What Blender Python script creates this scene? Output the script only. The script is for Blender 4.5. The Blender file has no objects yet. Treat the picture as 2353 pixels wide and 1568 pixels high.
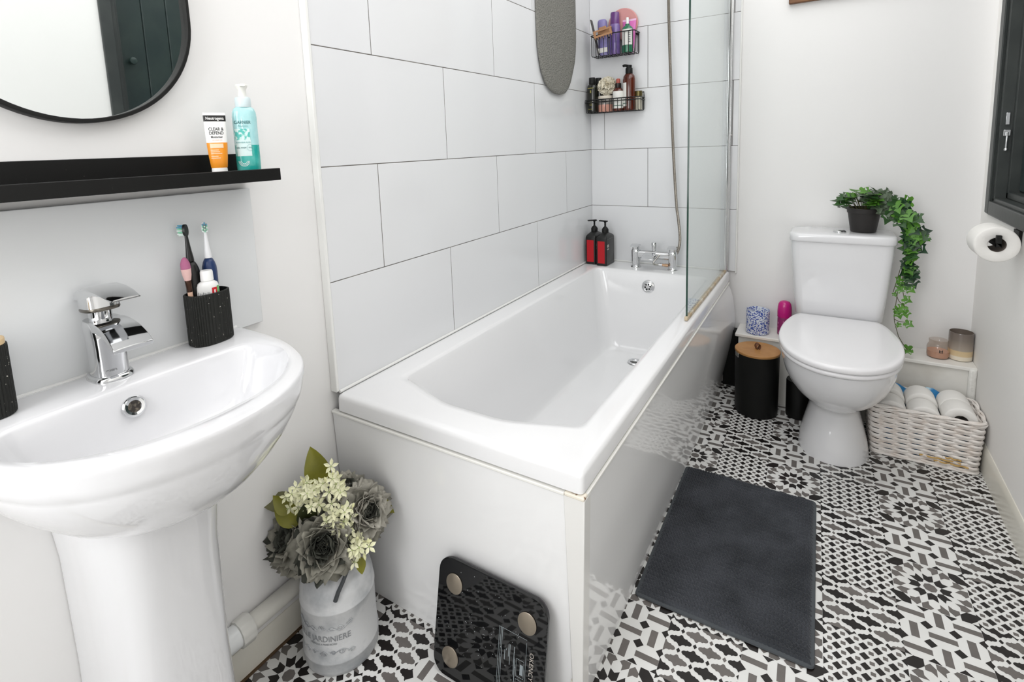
import bpy, bmesh, math, random
from mathutils import Vector, Matrix, Euler
PI = math.pi
S = bpy.context.scene
COL = S.collection
R = random.Random(7)

# ------------------------------------------------------------------ camera
cam = bpy.data.cameras.new('camera')
cam.sensor_width = 36.0
cam.lens = 36.0 * 1189.36 / 2353
cam.shift_x = (1176.5 - 1159.81) / 2353
cam.shift_y = (492.456 - 784) / 2353
cam.clip_start = 0.02
camo = bpy.data.objects.new('camera', cam)
COL.objects.link(camo)
ya, pb, rc = -.5594, .1312, -.0358
fw = Vector((math.sin(ya) * math.cos(pb), math.cos(ya) * math.cos(pb), -math.sin(pb)))
rt = Vector((math.cos(ya), -math.sin(ya), 0))
up = rt.cross(fw)
r2 = rt * math.cos(rc) + up * math.sin(rc)
u2 = up * math.cos(rc) - rt * math.sin(rc)
camo.matrix_world = Matrix(((r2.x, u2.x, -fw.x, 1.0416), (r2.y, u2.y, -fw.y, -2.5296), (r2.z, u2.z, -fw.z, 1.15413), (0, 0, 0, 1)))
S.camera = camo

# ------------------------------------------------------------------ light and exposure
S.view_settings.view_transform = 'Standard'
S.view_settings.look = 'None'
S.view_settings.gamma = 1.0
S.view_settings.use_curve_mapping = False
S.view_settings.exposure = -0.04
w = bpy.data.worlds.new('world')
S.world = w
w.use_nodes = True
w.node_tree.nodes['Background'].inputs[0].default_value = (.9, .95, 1, 1)
w.node_tree.nodes['Background'].inputs[1].default_value = .6

def lamp(name, kind, loc, aim, power, size=.2, color=(1, 1, 1)):
    l = bpy.data.lights.new(name, kind)
    l.energy = power
    l.color = color
    if kind == 'AREA':
        l.shape = 'DISK'
        l.size = size
    else:
        l.shadow_soft_size = size
    o = bpy.data.objects.new(name, l)
    COL.objects.link(o)
    o.location = loc
    o.rotation_euler = Vector(aim).to_track_quat('-Z', 'Y').to_euler()
    return o
# added fill areas, not room lamps: one under the ceiling, one behind the camera
def soft(name, loc, aim, power, sx, sy, color):
    o = lamp(name, 'AREA', loc, aim, power, sx, color)
    o.data.shape = 'RECTANGLE'
    o.data.size, o.data.size_y = sx, sy
    return o
soft('ceiling_fill', (.90, -1.2, 2.34), (0, 0, -1), 18.5, 1.1, 2.2, (1, .995, .985))
soft('front_fill', (.45, -3.36, 1.35), (.18, 1, -.08), 21, .8, 1.4, (.98, .99, 1))  # added fill in front of the closed front wall; no doorway there
lamp('flash', 'POINT', (.98, -2.60, 1.30), (0, 0, -1), 2, .05, (1, 1, 1))

# ------------------------------------------------------------------ materials
def lin(h):
    h = h.lstrip('#')
    c = [int(h[i:i + 2], 16) / 255 for i in (0, 2, 4)]
    return tuple(x / 12.92 if x <= .04045 else ((x + .055) / 1.055) ** 2.4 for x in c) + (1,)
MATS = {}
def mat(name, col, rough=.5, metal=0, spec=.5, noise=None, bump=None, trans=0, coat=0, alpha=1, ior=1.45, sheen=0, emit=0):
    """noise = (scale, second colour, lo, hi); bump = (scale, strength, distance)"""
    if name in MATS: return MATS[name]
    m = bpy.data.materials.new(name)
    m.use_nodes = True
    N, L = m.node_tree.nodes, m.node_tree.links
    b = N['Principled BSDF']
    b.inputs['Base Color'].default_value = lin(col)
    b.inputs['Roughness'].default_value = rough
    b.inputs['Metallic'].default_value = metal
    b.inputs['Specular IOR Level'].default_value = spec
    b.inputs['Transmission Weight'].default_value = trans
    b.inputs['Coat Weight'].default_value = coat
    b.inputs['Coat Roughness'].default_value = .08
    b.inputs['Alpha'].default_value = alpha
    b.inputs['IOR'].default_value = ior
    if sheen: b.inputs['Sheen Weight'].default_value = sheen
    if emit:
        b.inputs['Emission Color'].default_value = lin(col)
        b.inputs['Emission Strength'].default_value = emit
    tc = N.new('ShaderNodeTexCoord')
    if noise:
        t = N.new('ShaderNodeTexNoise')
        t.inputs['Scale'].default_value = noise[0]
        t.inputs['Detail'].default_value = 5
        L.new(tc.outputs['Object'], t.inputs['Vector'])
        r = N.new('ShaderNodeValToRGB')
        r.color_ramp.elements[0].position = noise[2]
        r.color_ramp.elements[1].position = noise[3]
        r.color_ramp.elements[0].color = lin(col)
        r.color_ramp.elements[1].color = lin(noise[1])
        L.new(t.outputs['Fac'], r.inputs['Fac'])
        L.new(r.outputs['Color'], b.inputs['Base Color'])
    if bump:
        t = N.new('ShaderNodeTexNoise')
        t.inputs['Scale'].default_value = bump[0]
        t.inputs['Detail'].default_value = 3
        L.new(tc.outputs['Object'], t.inputs['Vector'])
        bn = N.new('ShaderNodeBump')
        bn.inputs['Strength'].default_value = bump[1]
        bn.inputs['Distance'].default_value = bump[2]
        L.new(t.outputs['Fac'], bn.inputs['Height'])
        L.new(bn.outputs['Normal'], b.inputs['Normal'])
    MATS[name] = m
    return m

def sheet_glass(name, tint, refl=.04):
    """clear glass: see-through with a Fresnel mirror coat"""
    if name in MATS: return MATS[name]
    m = bpy.data.materials.new(name)
    m.use_nodes = True
    N, L = m.node_tree.nodes, m.node_tree.links
    for n in list(N): N.remove(n)
    o = N.new('ShaderNodeOutputMaterial')
    t = N.new('ShaderNodeBsdfTransparent')
    t.inputs[0].default_value = lin(tint)
    g = N.new('ShaderNodeBsdfGlossy')
    g.inputs['Roughness'].default_value = .02
    f = N.new('ShaderNodeLayerWeight')          # Schlick: the same from either face of the pane
    f.inputs[0].default_value = .5
    p = N.new('ShaderNodeMath')
    p.operation = 'POWER'
    p.inputs[1].default_value = 5
    q = N.new('ShaderNodeMath')
    q.operation = 'MULTIPLY_ADD'
    q.inputs[1].default_value = .9
    q.inputs[2].default_value = refl
    L.new(f.outputs['Facing'], p.inputs[0])
    L.new(p.outputs[0], q.inputs[0])
    mx = N.new('ShaderNodeMixShader')
    L.new(q.outputs[0], mx.inputs[0])
    L.new(t.outputs[0], mx.inputs[1])
    L.new(g.outputs[0], mx.inputs[2])
    L.new(mx.outputs[0], o.inputs[0])
    MATS[name] = m
    return m

PAINT = mat('wall_paint', '#EEEDEC', .62, bump=(90, .06, .002))
PAINTR = mat('wall_paint_warm', '#F7F5F2', .6, bump=(60, .08, .003))
CEIL = mat('ceiling_paint', '#F6F6F6', .8)
TILE = mat('gloss_tile', '#E6E7E9', .12, bump=(2.2, .05, .01))
GROUT = mat('grout', '#6A6662', .9, noise=(14, '#8A8680', .45, .7))
BOARD = mat('splash_board', '#E2E4E5', .25)
ACRYL = mat('bath_acrylic', '#EEEEEF', .1, coat=.3)
PANEL = mat('gloss_panel', '#F4F4F4', .06)
CERAM = mat('ceramic', '#E4E4E6', .07, coat=.5)
SEATM = mat('toilet_seat_plastic', '#EBEAEC', .14)
CHROME = mat('chrome', '#D8D9DA', .06, 1)
CHROMED = mat('brushed_chrome', '#A9A7A2', .22, 1)
BRASS = mat('old_brass', '#C2A184', .25, 1)
BLACKP = mat('black_paint', '#0D0D0C', .5, spec=.3, noise=(160, '#4a4a48', .72, .78), bump=(70, .08, .002))
BLACKM = mat('matte_black_metal', '#0E0E0D', .5, spec=.35)
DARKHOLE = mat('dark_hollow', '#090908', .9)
MIRROR = mat('mirror_silver', '#E2E6E6', .015, 1)
SHUT = mat('dark_green_paint', '#22302F', .38, noise=(9, '#2B3835', .4, .7), bump=(30, .15, .003))
FRAME = mat('dark_grey_paint', '#333736', .42, noise=(12, '#3E4240', .4, .75), bump=(40, .15, .003))
WOODF = mat('brown_wood', '#6B452B', .5, noise=(20, '#8a6238', .35, .7))
BAMBOO = mat('bamboo', '#C08E58', .4, noise=(14, '#AE7C46', .4, .65))
LEATHER = mat('tan_leather', '#6E452B', .6)
WHITEP = mat('white_plastic', '#EFEFEC', .3)
PVC = mat('pvc_pipe', '#D6D4CD', .35, noise=(9, '#BDB8AC', .55, .75))
SKIRT = mat('skirting_gloss', '#E6E3D9', .28, noise=(5, '#DBD7CA', .4, .7))
SEALB = mat('aged_seal', '#B9A27C', .5, noise=(22, '#D8D0C0', .4, .65))
BRONZE = mat('dirt_line', '#57442F', .8)

# ------------------------------------------------------------------ mesh builder
class G:
    def __init__(s):
        s.v, s.f, s.m = [], [], []
    def add(s, vs, fs, mi=0):
        o = len(s.v)
        s.v += [tuple(p) for p in vs]
        for f in fs:
            s.f.append(tuple(o + i for i in f))
            s.m.append(mi)
        return s
    def box(s, x0, x1, y0, y1, z0, z1, mi=0):
        return s.add([(x, y, z) for z in (z0, z1) for y in (y0, y1) for x in (x0, x1)],
                     [(0, 2, 3, 1), (4, 5, 7, 6), (0, 1, 5, 4), (2, 6, 7, 3), (0, 4, 6, 2), (1, 3, 7, 5)], mi)
    def loft(s, rings, cap0=True, cap1=True, mi=0, close=True):
        n = len(rings[0])
        vs = [p for r in rings for p in r]
        fs = []
        for k in range(len(rings) - 1):
            for i in range(n if close else n - 1):
                j = (i + 1) % n
                fs.append((k * n + i, k * n + j, (k + 1) * n + j, (k + 1) * n + i))
        if cap0: fs.append(tuple(range(n))[::-1])
        if cap1: fs.append(tuple(range((len(rings) - 1) * n, len(rings) * n)))
        return s.add(vs, fs, mi)
    def lathe(s, prof, n=32, c=(0, 0, 0), sx=1, sy=1, mi=0, cap0=True, cap1=True):
        rings = [[(c[0] + sx * r * math.cos(2 * PI * i / n), c[1] + sy * r * math.sin(2 * PI * i / n), c[2] + z) for i in range(n)] for r, z in prof]
        return s.loft(rings, cap0, cap1, mi)
    def tube(s, pts, r, n=8, mi=0, cap=True, closed=False):
        pts = [Vector(p) for p in pts]
        k = len(pts)
        rs = r if isinstance(r, (list, tuple)) else [r] * k
        t0 = (pts[1] - pts[0]).normalized()
        a = Vector((0, 0, 1)) if abs(t0.z) < .9 else Vector((1, 0, 0))
        nrm = (a - t0 * a.dot(t0)).normalized()
        rings = []
        for i, p in enumerate(pts):
            if closed: t = pts[(i + 1) % k] - pts[i - 1]
            else: t = pts[min(i + 1, k - 1)] - pts[max(i - 1, 0)]
            t.normalize()
            nrm = (nrm - t * nrm.dot(t)).normalized()
            b = t.cross(nrm)
            rings.append([p + (nrm * math.cos(2 * PI * j / n) + b * math.sin(2 * PI * j / n)) * rs[i] for j in range(n)])
        if closed: rings.append(rings[0])
        return s.loft(rings, cap and not closed, cap and not closed, mi)
    def prism(s, poly, z0, z1, mi=0):
        return s.loft([[(x, y, z0) for x, y in poly], [(x, y, z1) for x, y in poly]], mi=mi)
    def xf(s, M, start=0):
        s.v[start:] = [tuple(M @ Vector(p)) for p in s.v[start:]]
        return s
    def obj(s, name, mats, parent=None, ang=35, bevel=0, seg=2, sub=0, loc=None, rot=None, merge=True):
        me = bpy.data.meshes.new(name)
        me.from_pydata(s.v, [], s.f)
        mats = mats if isinstance(mats, (list, tuple)) else [mats]
        for m in mats: me.materials.append(m)
        for p, i in zip(me.polygons, s.m): p.material_index = i
        if merge:
            bm = bmesh.new()
            bm.from_mesh(me)
            bmesh.ops.remove_doubles(bm, verts=bm.verts, dist=1e-6)
            bmesh.ops.recalc_face_normals(bm, faces=bm.faces)
            bm.to_mesh(me)
            bm.free()
        if ang is not None: me.shade_smooth()
        if ang is not None: me.set_sharp_from_angle(angle=math.radians(ang))
        o = bpy.data.objects.new(name, me)
        COL.objects.link(o)
        if parent is not None: o.parent = parent
        if loc is not None: o.location = loc
        if rot is not None: o.rotation_euler = rot
        if bevel:
            md = o.modifiers.new('bevel', 'BEVEL')
            md.width = bevel
            md.segments = seg
            md.limit_method = 'ANGLE'
            md.angle_limit = math.radians(40)
            md.harden_normals = False
        if sub:
            md = o.modifiers.new('sub', 'SUBSURF')
            md.levels = md.render_levels = sub
        return o

def tag(o, label, cat, group=None):
    o['label'] = label
    o['category'] = cat
    if group: o['group'] = group
    return o
def root(name, loc, label, cat, group=None, rot=(0, 0, 0)):
    o = bpy.data.objects.new(name, None)
    o.empty_display_size = .05
    COL.objects.link(o)
    o.location = loc
    o.rotation_euler = rot
    return tag(o, label, cat, group)
def struct(o):
    o['kind'] = 'structure'
    return o
def rrect(hx, hy, r, k=5, cx=0, cy=0):
    """rounded rectangle, 4*k points, counter-clockwise"""
    r = min(r, hx - 1e-5, hy - 1e-5)
    out = []
    for q, (sx, sy) in enumerate(((1, 1), (-1, 1), (-1, -1), (1, -1))):
        for i in range(k):
            a = q * PI / 2 + i / (k - 1) * PI / 2
            out.append((cx + sx * (hx - r) + r * math.cos(a), cy + sy * (hy - r) + r * math.sin(a)))
    return out
def ring(poly, z): return [(x, y, z) for x, y in poly]
def roundpoly(P, rad, k=5):
    out = []
    n = len(P)
    for i in range(n):
        p, a, b = Vector(P[i]), Vector(P[i - 1]), Vector(P[(i + 1) % n])
        u, v = (a - p), (b - p)
        lu, lv = u.length, v.length
        u.normalize(); v.normalize()
        ang = math.acos(max(-1, min(1, u.dot(v))))
        d = min(rad[i] / max(math.tan(ang / 2), 1e-4), lu * .48, lv * .48)
        s, e = p + u * d, p + v * d
        for j in range(k):
            t = j / (k - 1)
            out.append(tuple((s * (1 - t) + p * t) * (1 - t) + (p * (1 - t) + e * t) * t))
    return out
def lerp(a, b, t): return a + (b - a) * t
def lerpring(A, B, t, z): return [(lerp(p[0], q[0], t), lerp(p[1], q[1], t), z) for p, q in zip(A, B)]
def spline(pts, n=8):
    """Catmull-Rom through points"""
    P = [Vector(p) for p in pts]
    P = [P[0] * 2 - P[1]] + P + [P[-1] * 2 - P[-2]]
    out = []
    for i in range(1, len(P) - 2):
        for j in range(n):
            t = j / n
            a, b, c, d = P[i - 1], P[i], P[i + 1], P[i + 2]
            out.append(.5 * ((2 * b) + (c - a) * t + (2 * a - 5 * b + 4 * c - d) * t * t + (3 * b - a - 3 * c + d) * t ** 3))
    out.append(P[-2])
    return out
def text_g(body, size, mi=0, align='CENTER', bold=0):
    cu = bpy.data.curves.new('t', 'FONT')
    cu.body = body
    cu.size = size
    cu.align_x = align
    cu.align_y = 'CENTER'
    cu.offset = bold
    cu.resolution_u = 3
    o = bpy.data.objects.new('t', cu)
    COL.objects.link(o)
    me = bpy.data.meshes.new_from_object(o.evaluated_get(bpy.context.evaluated_depsgraph_get()))
    g = G()
    g.add([v.co for v in me.vertices], [tuple(p.vertices) for p in me.polygons], mi)
    bpy.data.objects.remove(o)
    bpy.data.curves.remove(cu)
    bpy.data.meshes.remove(me)
    return g
def wrap(g, r, z=0, a0=0, sy=1):
    """bend flat (x,y) writing around the upright axis: x -> angle about a0, y -> height"""
    g.v = [(r * math.cos(a0 + x / r), sy * r * math.sin(a0 + x / r), z + y) for x, y, _ in g.v]
    return g
def join(*gs):
    o = G()
    for g in gs:
        k = len(o.v)
        o.v += g.v
        o.f += [tuple(i + k for i in f) for f in g.f]
        o.m += g.m
    return o

# ================================================================== THE ROOM
RX, WX, YF, ZC = 1.532, -.02, -3.4, 2.36     # right wall, left painted wall, wall behind the camera, ceiling

def clip(poly, lo=0.0, hi=1.0):
    for ax in (0, 1):
        for sgn, lim in ((1, lo), (-1, -hi)):
            out = []
            for i in range(len(poly)):
                a, b = poly[i - 1], poly[i]
                da, db = sgn * a[ax] - lim, sgn * b[ax] - lim
                if (da >= 0) != (db >= 0):
                    t = da / (da - db)
                    out.append((a[0] + (b[0] - a[0]) * t, a[1] + (b[1] - a[1]) * t))
                if db >= 0: out.append(b)
            poly = out
            if len(poly) < 3: return []
    return poly

def tile_shapes(kind):
    """[(colour 1 grey / 2 black, polygon)] in tile units, u to the right, v towards the viewer"""
    out = []
    if kind == 'diamond':
        for i in range(7):
            for j in range(7):
                d = .39 / 6
                x, y = i / 6, j / 6
                out.append((2, [(x - d, y), (x, y - d), (x + d, y), (x, y + d)]))
                if i < 6 and j < 6:
                    x, y, h, q = (i + .5) / 6, (j + .5) / 6, .185 / 6, .06 / 6
                    out.append((1, [(x - h, y - h + q), (x - h + q, y - h), (x + h, y - h + q * .2), (x + h, y + h - q), (x + h - q, y + h), (x - h, y + h - q * .2)]))
    elif kind == 'ogee':
        grey = {(1, 4), (3, 2), (4, 3), (4, 5), (2, 1), (3, 0), (5, 0), (0, 3), (1, 6), (5, 6)}
        q = [(.155, .0), (.150, .018), (.128, .036), (.100, .040), (.088, .048), (.084, .058), (.060, .052), (.038, .058), (.024, .074), (.018, .088), (.0, .097)]
        full = q + [(-x, y) for x, y in q[::-1][1:]]
        full += [(x, -y) for x, y in full[::-1][1:-1]]
        for i in range(6):
            for j in range(7):
                x, y = i * .2, j / 6
                if (i + j) % 2 == 0:
                    out.append((1 if (i, j) in ((3, 1), (4, 2), (1, 5)) else 2, [(x - .029, y), (x, y - .042), (x + .029, y), (x, y + .042)]))
                else:
                    out.append((1 if (i, j) in grey else 2, [(x + a, y + b) for a, b in full]))
    elif kind == 'star':
        def rot(p, k, m=1):
            a = k * PI / 4
            x, y = p[0] * m, p[1]
            return (.5 + x * math.cos(a) + y * math.sin(a), .5 - y * math.cos(a) + x * math.sin(a))
        out.append((1, [rot((0, .092), k) for k in range(8)]))
        chev = [(0, .118), (.062, .152), (.066, .287), (0, .247), (-.066, .287), (-.062, .152)]
        arrow = [(.07, .318), (.068, .394), (.018, .444), (.064, .492), (.166, .492), (.163, .40)]
        for k in range(8):
            out.append((2, [rot(p, k) for p in chev]))
            for m in (1, -1): out.append((1, [rot(p, k, m) for p in arrow]))
        hexa = [(.80, 0), (.91, 0), (1, .09), (1, .2), (.885, .2), (.80, .115)]
        for fx in (0, 1):
            for fy in (0, 1):
                out.append((2, [(1 - x if fx else x, 1 - y if fy else y) for x, y in hexa]))
    else:
        for i in range(4):
            for j in range(4):
                d, x, y = .078, i / 3, j / 3
                out.append((2, [(x - d, y), (x, y - d), (x + d, y), (x, y + d)]))
                if i < 3 and j < 3:
                    x, y = (i + .5) / 3, (j + .5) / 3
                    a, b = (.165, .047) if (i + j) % 2 == 0 else (.051, .14)
                    out.append((1, [(x - a, y - b), (x + a, y - b), (x + a, y + b), (x - a, y + b)]))
    return [(c, p) for c, p in ((c, clip(p)) for c, p in out) if p]

def build_floor():
    T, ox, oy, th = .157588, 1.06132, -.58648, .0205
    c, s = math.cos(th), math.sin(th)
    g = G()
    g.box(-.1, 1.65, YF, .1, -.03, 0, 0)
    sh = {k: tile_shapes(k) for k in ('diamond', 'ogee', 'star', 'basket')}
    for cx in range(-8, 5):
        for cy in range(-5, 12):
            k = (('diamond', 'ogee'), ('star', 'basket'))[cx % 2][cy % 2]
            for col, poly in sh[k]:
                z = .00015 * col
                pts = []
                for u, v in poly:
                    a, b = (cx + u) * T, -(cy + v) * T
                    pts.append((ox + a * c - b * s, oy + a * s + b * c, z))
                mx = sum(p[0] for p in pts) / len(pts)
                my = sum(p[1] for p in pts) / len(pts)
                if -.05 < mx < 1.56 and YF < my < .05:
                    g.add(pts, [tuple(range(len(pts)))[::-1]], col)
    fl = g.obj('floor', [mat('vinyl_white', '#E6E6E4', .3, noise=(7, '#DBDBD8', .4, .7)), mat('vinyl_grey', '#6E6966', .3, noise=(25, '#64605D', .4, .7)), mat('vinyl_black', '#1E1A19', .28)], None, ang=None, merge=False)
    for p in fl.data.polygons: p.use_smooth = False
    struct(fl)
build_floor()

struct(G().box(-.1, 1.65, YF - .1, .15, ZC, ZC + .06).obj('ceiling', CEIL))
struct(G().box(-.14, 1.65, YF - .1, YF, -.03, ZC).obj('wall_front', PAINT))
struct(G().box(-.12, WX, YF, .15, -.03, ZC).obj('wall_left', PAINT))
struct(G().box(WX, 1.65, .012, .15, -.03, ZC).obj('wall_back', PAINT))
# right wall with the shuttered window opening
OY0, OY1, OZ0, OZ1 = -1.46, -.125, .905, 2.08
g = G()
g.box(RX, 1.65, YF, .012, -.03, OZ0).box(RX, 1.65, YF, .012, OZ1, ZC).box(RX, 1.65, YF, OY0, OZ0, OZ1).box(RX, 1.65, OY1, .012, OZ0, OZ1)
struct(g.obj('wall_right', PAINTR))

def tile_panel(name, origin, ux, un, length, rows, z0):
    """tiles laid on a grout bed: ux along the wall, un out of the wall"""
    g = G()
    o, ux, un = Vector(origin), Vector(ux), Vector(un)
    def bx(a0, a1, za, zb, d0, d1, mi):
        k = len(g.v)
        g.box(a0, a1, d0, d1, za, zb, mi)
        g.v[k:] = [tuple(o + ux * x + un * y + Vector((0, 0, z))) for x, y, z in g.v[k:]]
    bx(0, length, z0, ZC, 0, .0195 if name == 'wall_tiles_left' else .0105, 1)
    t = .02 if name == 'wall_tiles_left' else .0115
    for za, zb, joints in rows:
        e = [0] + [j for j in joints if 0 < j < length] + [length]
        for a, b in zip(e, e[1:]):
            bx(a + (.0011 if a else 0), b - (.0011 if b < length else 0), za + .0011, min(zb, ZC) - .0011, 0, t, 0)
    return g.obj(name, [TILE, GROUT], None, ang=None, bevel=.0006, seg=1)
zs = [.5425, .8305, 1.1185, 1.4065, 1.6945, 1.9825, 2.2705, 2.5585]
J = [(1.209, .6078), (1.5091, .9079, .3068), (1.2015, .6004), (1.5047, .9036, .3025), (1.2, .6), (1.5, .9, .3), (1.2, .6)]
rows = [(zs[i], zs[i + 1], [1.697 - j for j in sorted(J[i], reverse=True)]) for i in range(7)]
tl = struct(tile_panel('wall_tiles_left', (WX, -1.697, 0), (0, 1, 0), (1, 0, 0), 1.697, rows, .5425))
JB = [(), (.2939,), (.073, .674), (.2939,), (.674,), (.2939,), (.073, .674)]
rows = [(zs[i], zs[i + 1], JB[i]) for i in range(7)]
tb = struct(tile_panel('wall_tiles_back', (0, .0115, 0), (1, 0, 0), (0, -1, 0), .698, rows, .5425))
struct(G().box(WX, .0015, -1.706, -1.6965, .545, ZC).obj('trim_1', WHITEP, bevel=.002))
struct(G().box(.698, .7045, .0, .012, .535, ZC).obj('trim_2', WHITEP, bevel=.001))

# skirting boards
sk = [(0, 0), (.014, 0), (.014, .055), (.011, .066), (.004, .072), (0, .072)]
g = G().loft([[(WX + x * .45, y, z) for x, z in sk] for y in (YF, -1.70)])
struct(g.obj('baseboard_left', SKIRT, ang=50))
g = G().loft([[(RX - x * .6, y, z * 1.35) for x, z in sk] for y in (YF, -.135)])
struct(g.obj('baseboard_right', SKIRT, ang=50))
struct(G().box(WX + .0065, WX + .012, YF, -1.70, 0, .004).obj('trim_3', BRONZE))

# boxed-in pipes along the back wall: a low ledge
g = G()
g.box(.735, RX, -.122, .012, 0, .281, 0)
bx = struct(g.obj('trim_4', mat('ledge_paint', '#EAE8E2', .4, noise=(6, '#CFCAC0', .5, .8)), bevel=.002))
b2 = G().box(.722, RX, -.133, .012, .281, .295).obj('ledge_top', mat('ledge_top_paint', '#ECEAE5', .35, noise=(8, '#D0CABD', .6, .8)), bx, bevel=.003)
b2['kind'] = 'structure'
b3 = G().box(1.508, RX, -.137, -.11, .0, .292).obj('sealant_bead', mat('white_sealant', '#E8E7E2', .4, bump=(40, .5, .01)), bx, bevel=.008)
b3['kind'] = 'structure'
# black block standing in for the shade in the gap at the bath panel's end
struct(G().box(.66, .735, -.03, .012, 0, .27).obj('gap_shade', DARKHOLE))

# ------------------------------------------------------------------ shuttered window
def build_window():
    g = G()
    fx = RX - .010
    m, d = .046, 1.6
    y0, y1, z0, z1 = OY0 - m, OY1 + m, OZ0 - m, OZ1 + m
    g.box(fx, RX + .004, OY1, y1, z0, z1).box(fx, RX + .004, y0, OY0, z0, z1)
    g.box(fx, RX + .004, OY0, OY1, z0, OZ0).box(fx, RX + .004, OY0, OY1, OZ1, z1)
    # reveal lining
    g.box(RX, RX + .085, OY1 - .016, OY1, OZ0, OZ1).box(RX, RX + .085, OY0, OY0 + .016, OZ0, OZ1)
    g.box(RX, RX + .085, OY0, OY1, OZ0, OZ0 + .012).box(RX, RX + .085, OY0, OY1, OZ1 - .012, OZ1)
    # inner stop bead
    g.box(RX + .03, RX + .085, OY1 - .036, OY1 - .016, OZ0 + .012, OZ1).box(RX + .03, RX + .085, OY0 + .016, OY0 + .036, OZ0 + .012, OZ1)
    g.box(RX + .03, RX + .085, OY0, OY1, OZ0 + .012, OZ0 + .034)
    wdw = struct(g.obj('window_1', FRAME, bevel=.003))
    ym = (OY0 + OY1) / 2
    for a, b, kn in ((OY0 + .038, ym - .003, OY0 + .075), (ym + .003, OY1 - .038, ym + .045)):
        g = G()
        n = 6
        wd = (b - a) / n
        for i in range(n):
            g.box(RX + .056, RX + .08, a + i * wd + .0012, a + (i + 1) * wd - .0012, OZ0 + .037, OZ1 - .014)
        sh = g.obj('shutter', SHUT, wdw, bevel=.004)
        k = G().lathe([(.006, 0), (.006, .012), (.013, .016), (.0165, .024), (.014, .031), (.006, .034)], 20)
        k.xf(Matrix.Translation((RX + .056, kn, 1.585)) @ Matrix.Rotation(-PI / 2, 4, 'Y'))
        k.obj('knob', mat('painted_knob', '#2C3B38', .3), sh)
    g = G()
    g.box(RX + .012, RX + .022, OY1 - .0165, OY1 - .021, 1.165, 1.205).box(RX + .008, RX + .026, OY1 - .0165, OY1 - .024, 1.128, 1.148)
    g.tube([(RX + .017, OY1 - .027, 1.085), (RX + .017, OY1 - .027, 1.14)], .0035)
    g.lathe([(.0, -.006), (.006, -.003), (.006, .004), (0, .007)], 12, (RX + .017, OY1 - .027, 1.082))
    g.obj('latch', CHROME, wdw, bevel=.001)
build_window()

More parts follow.
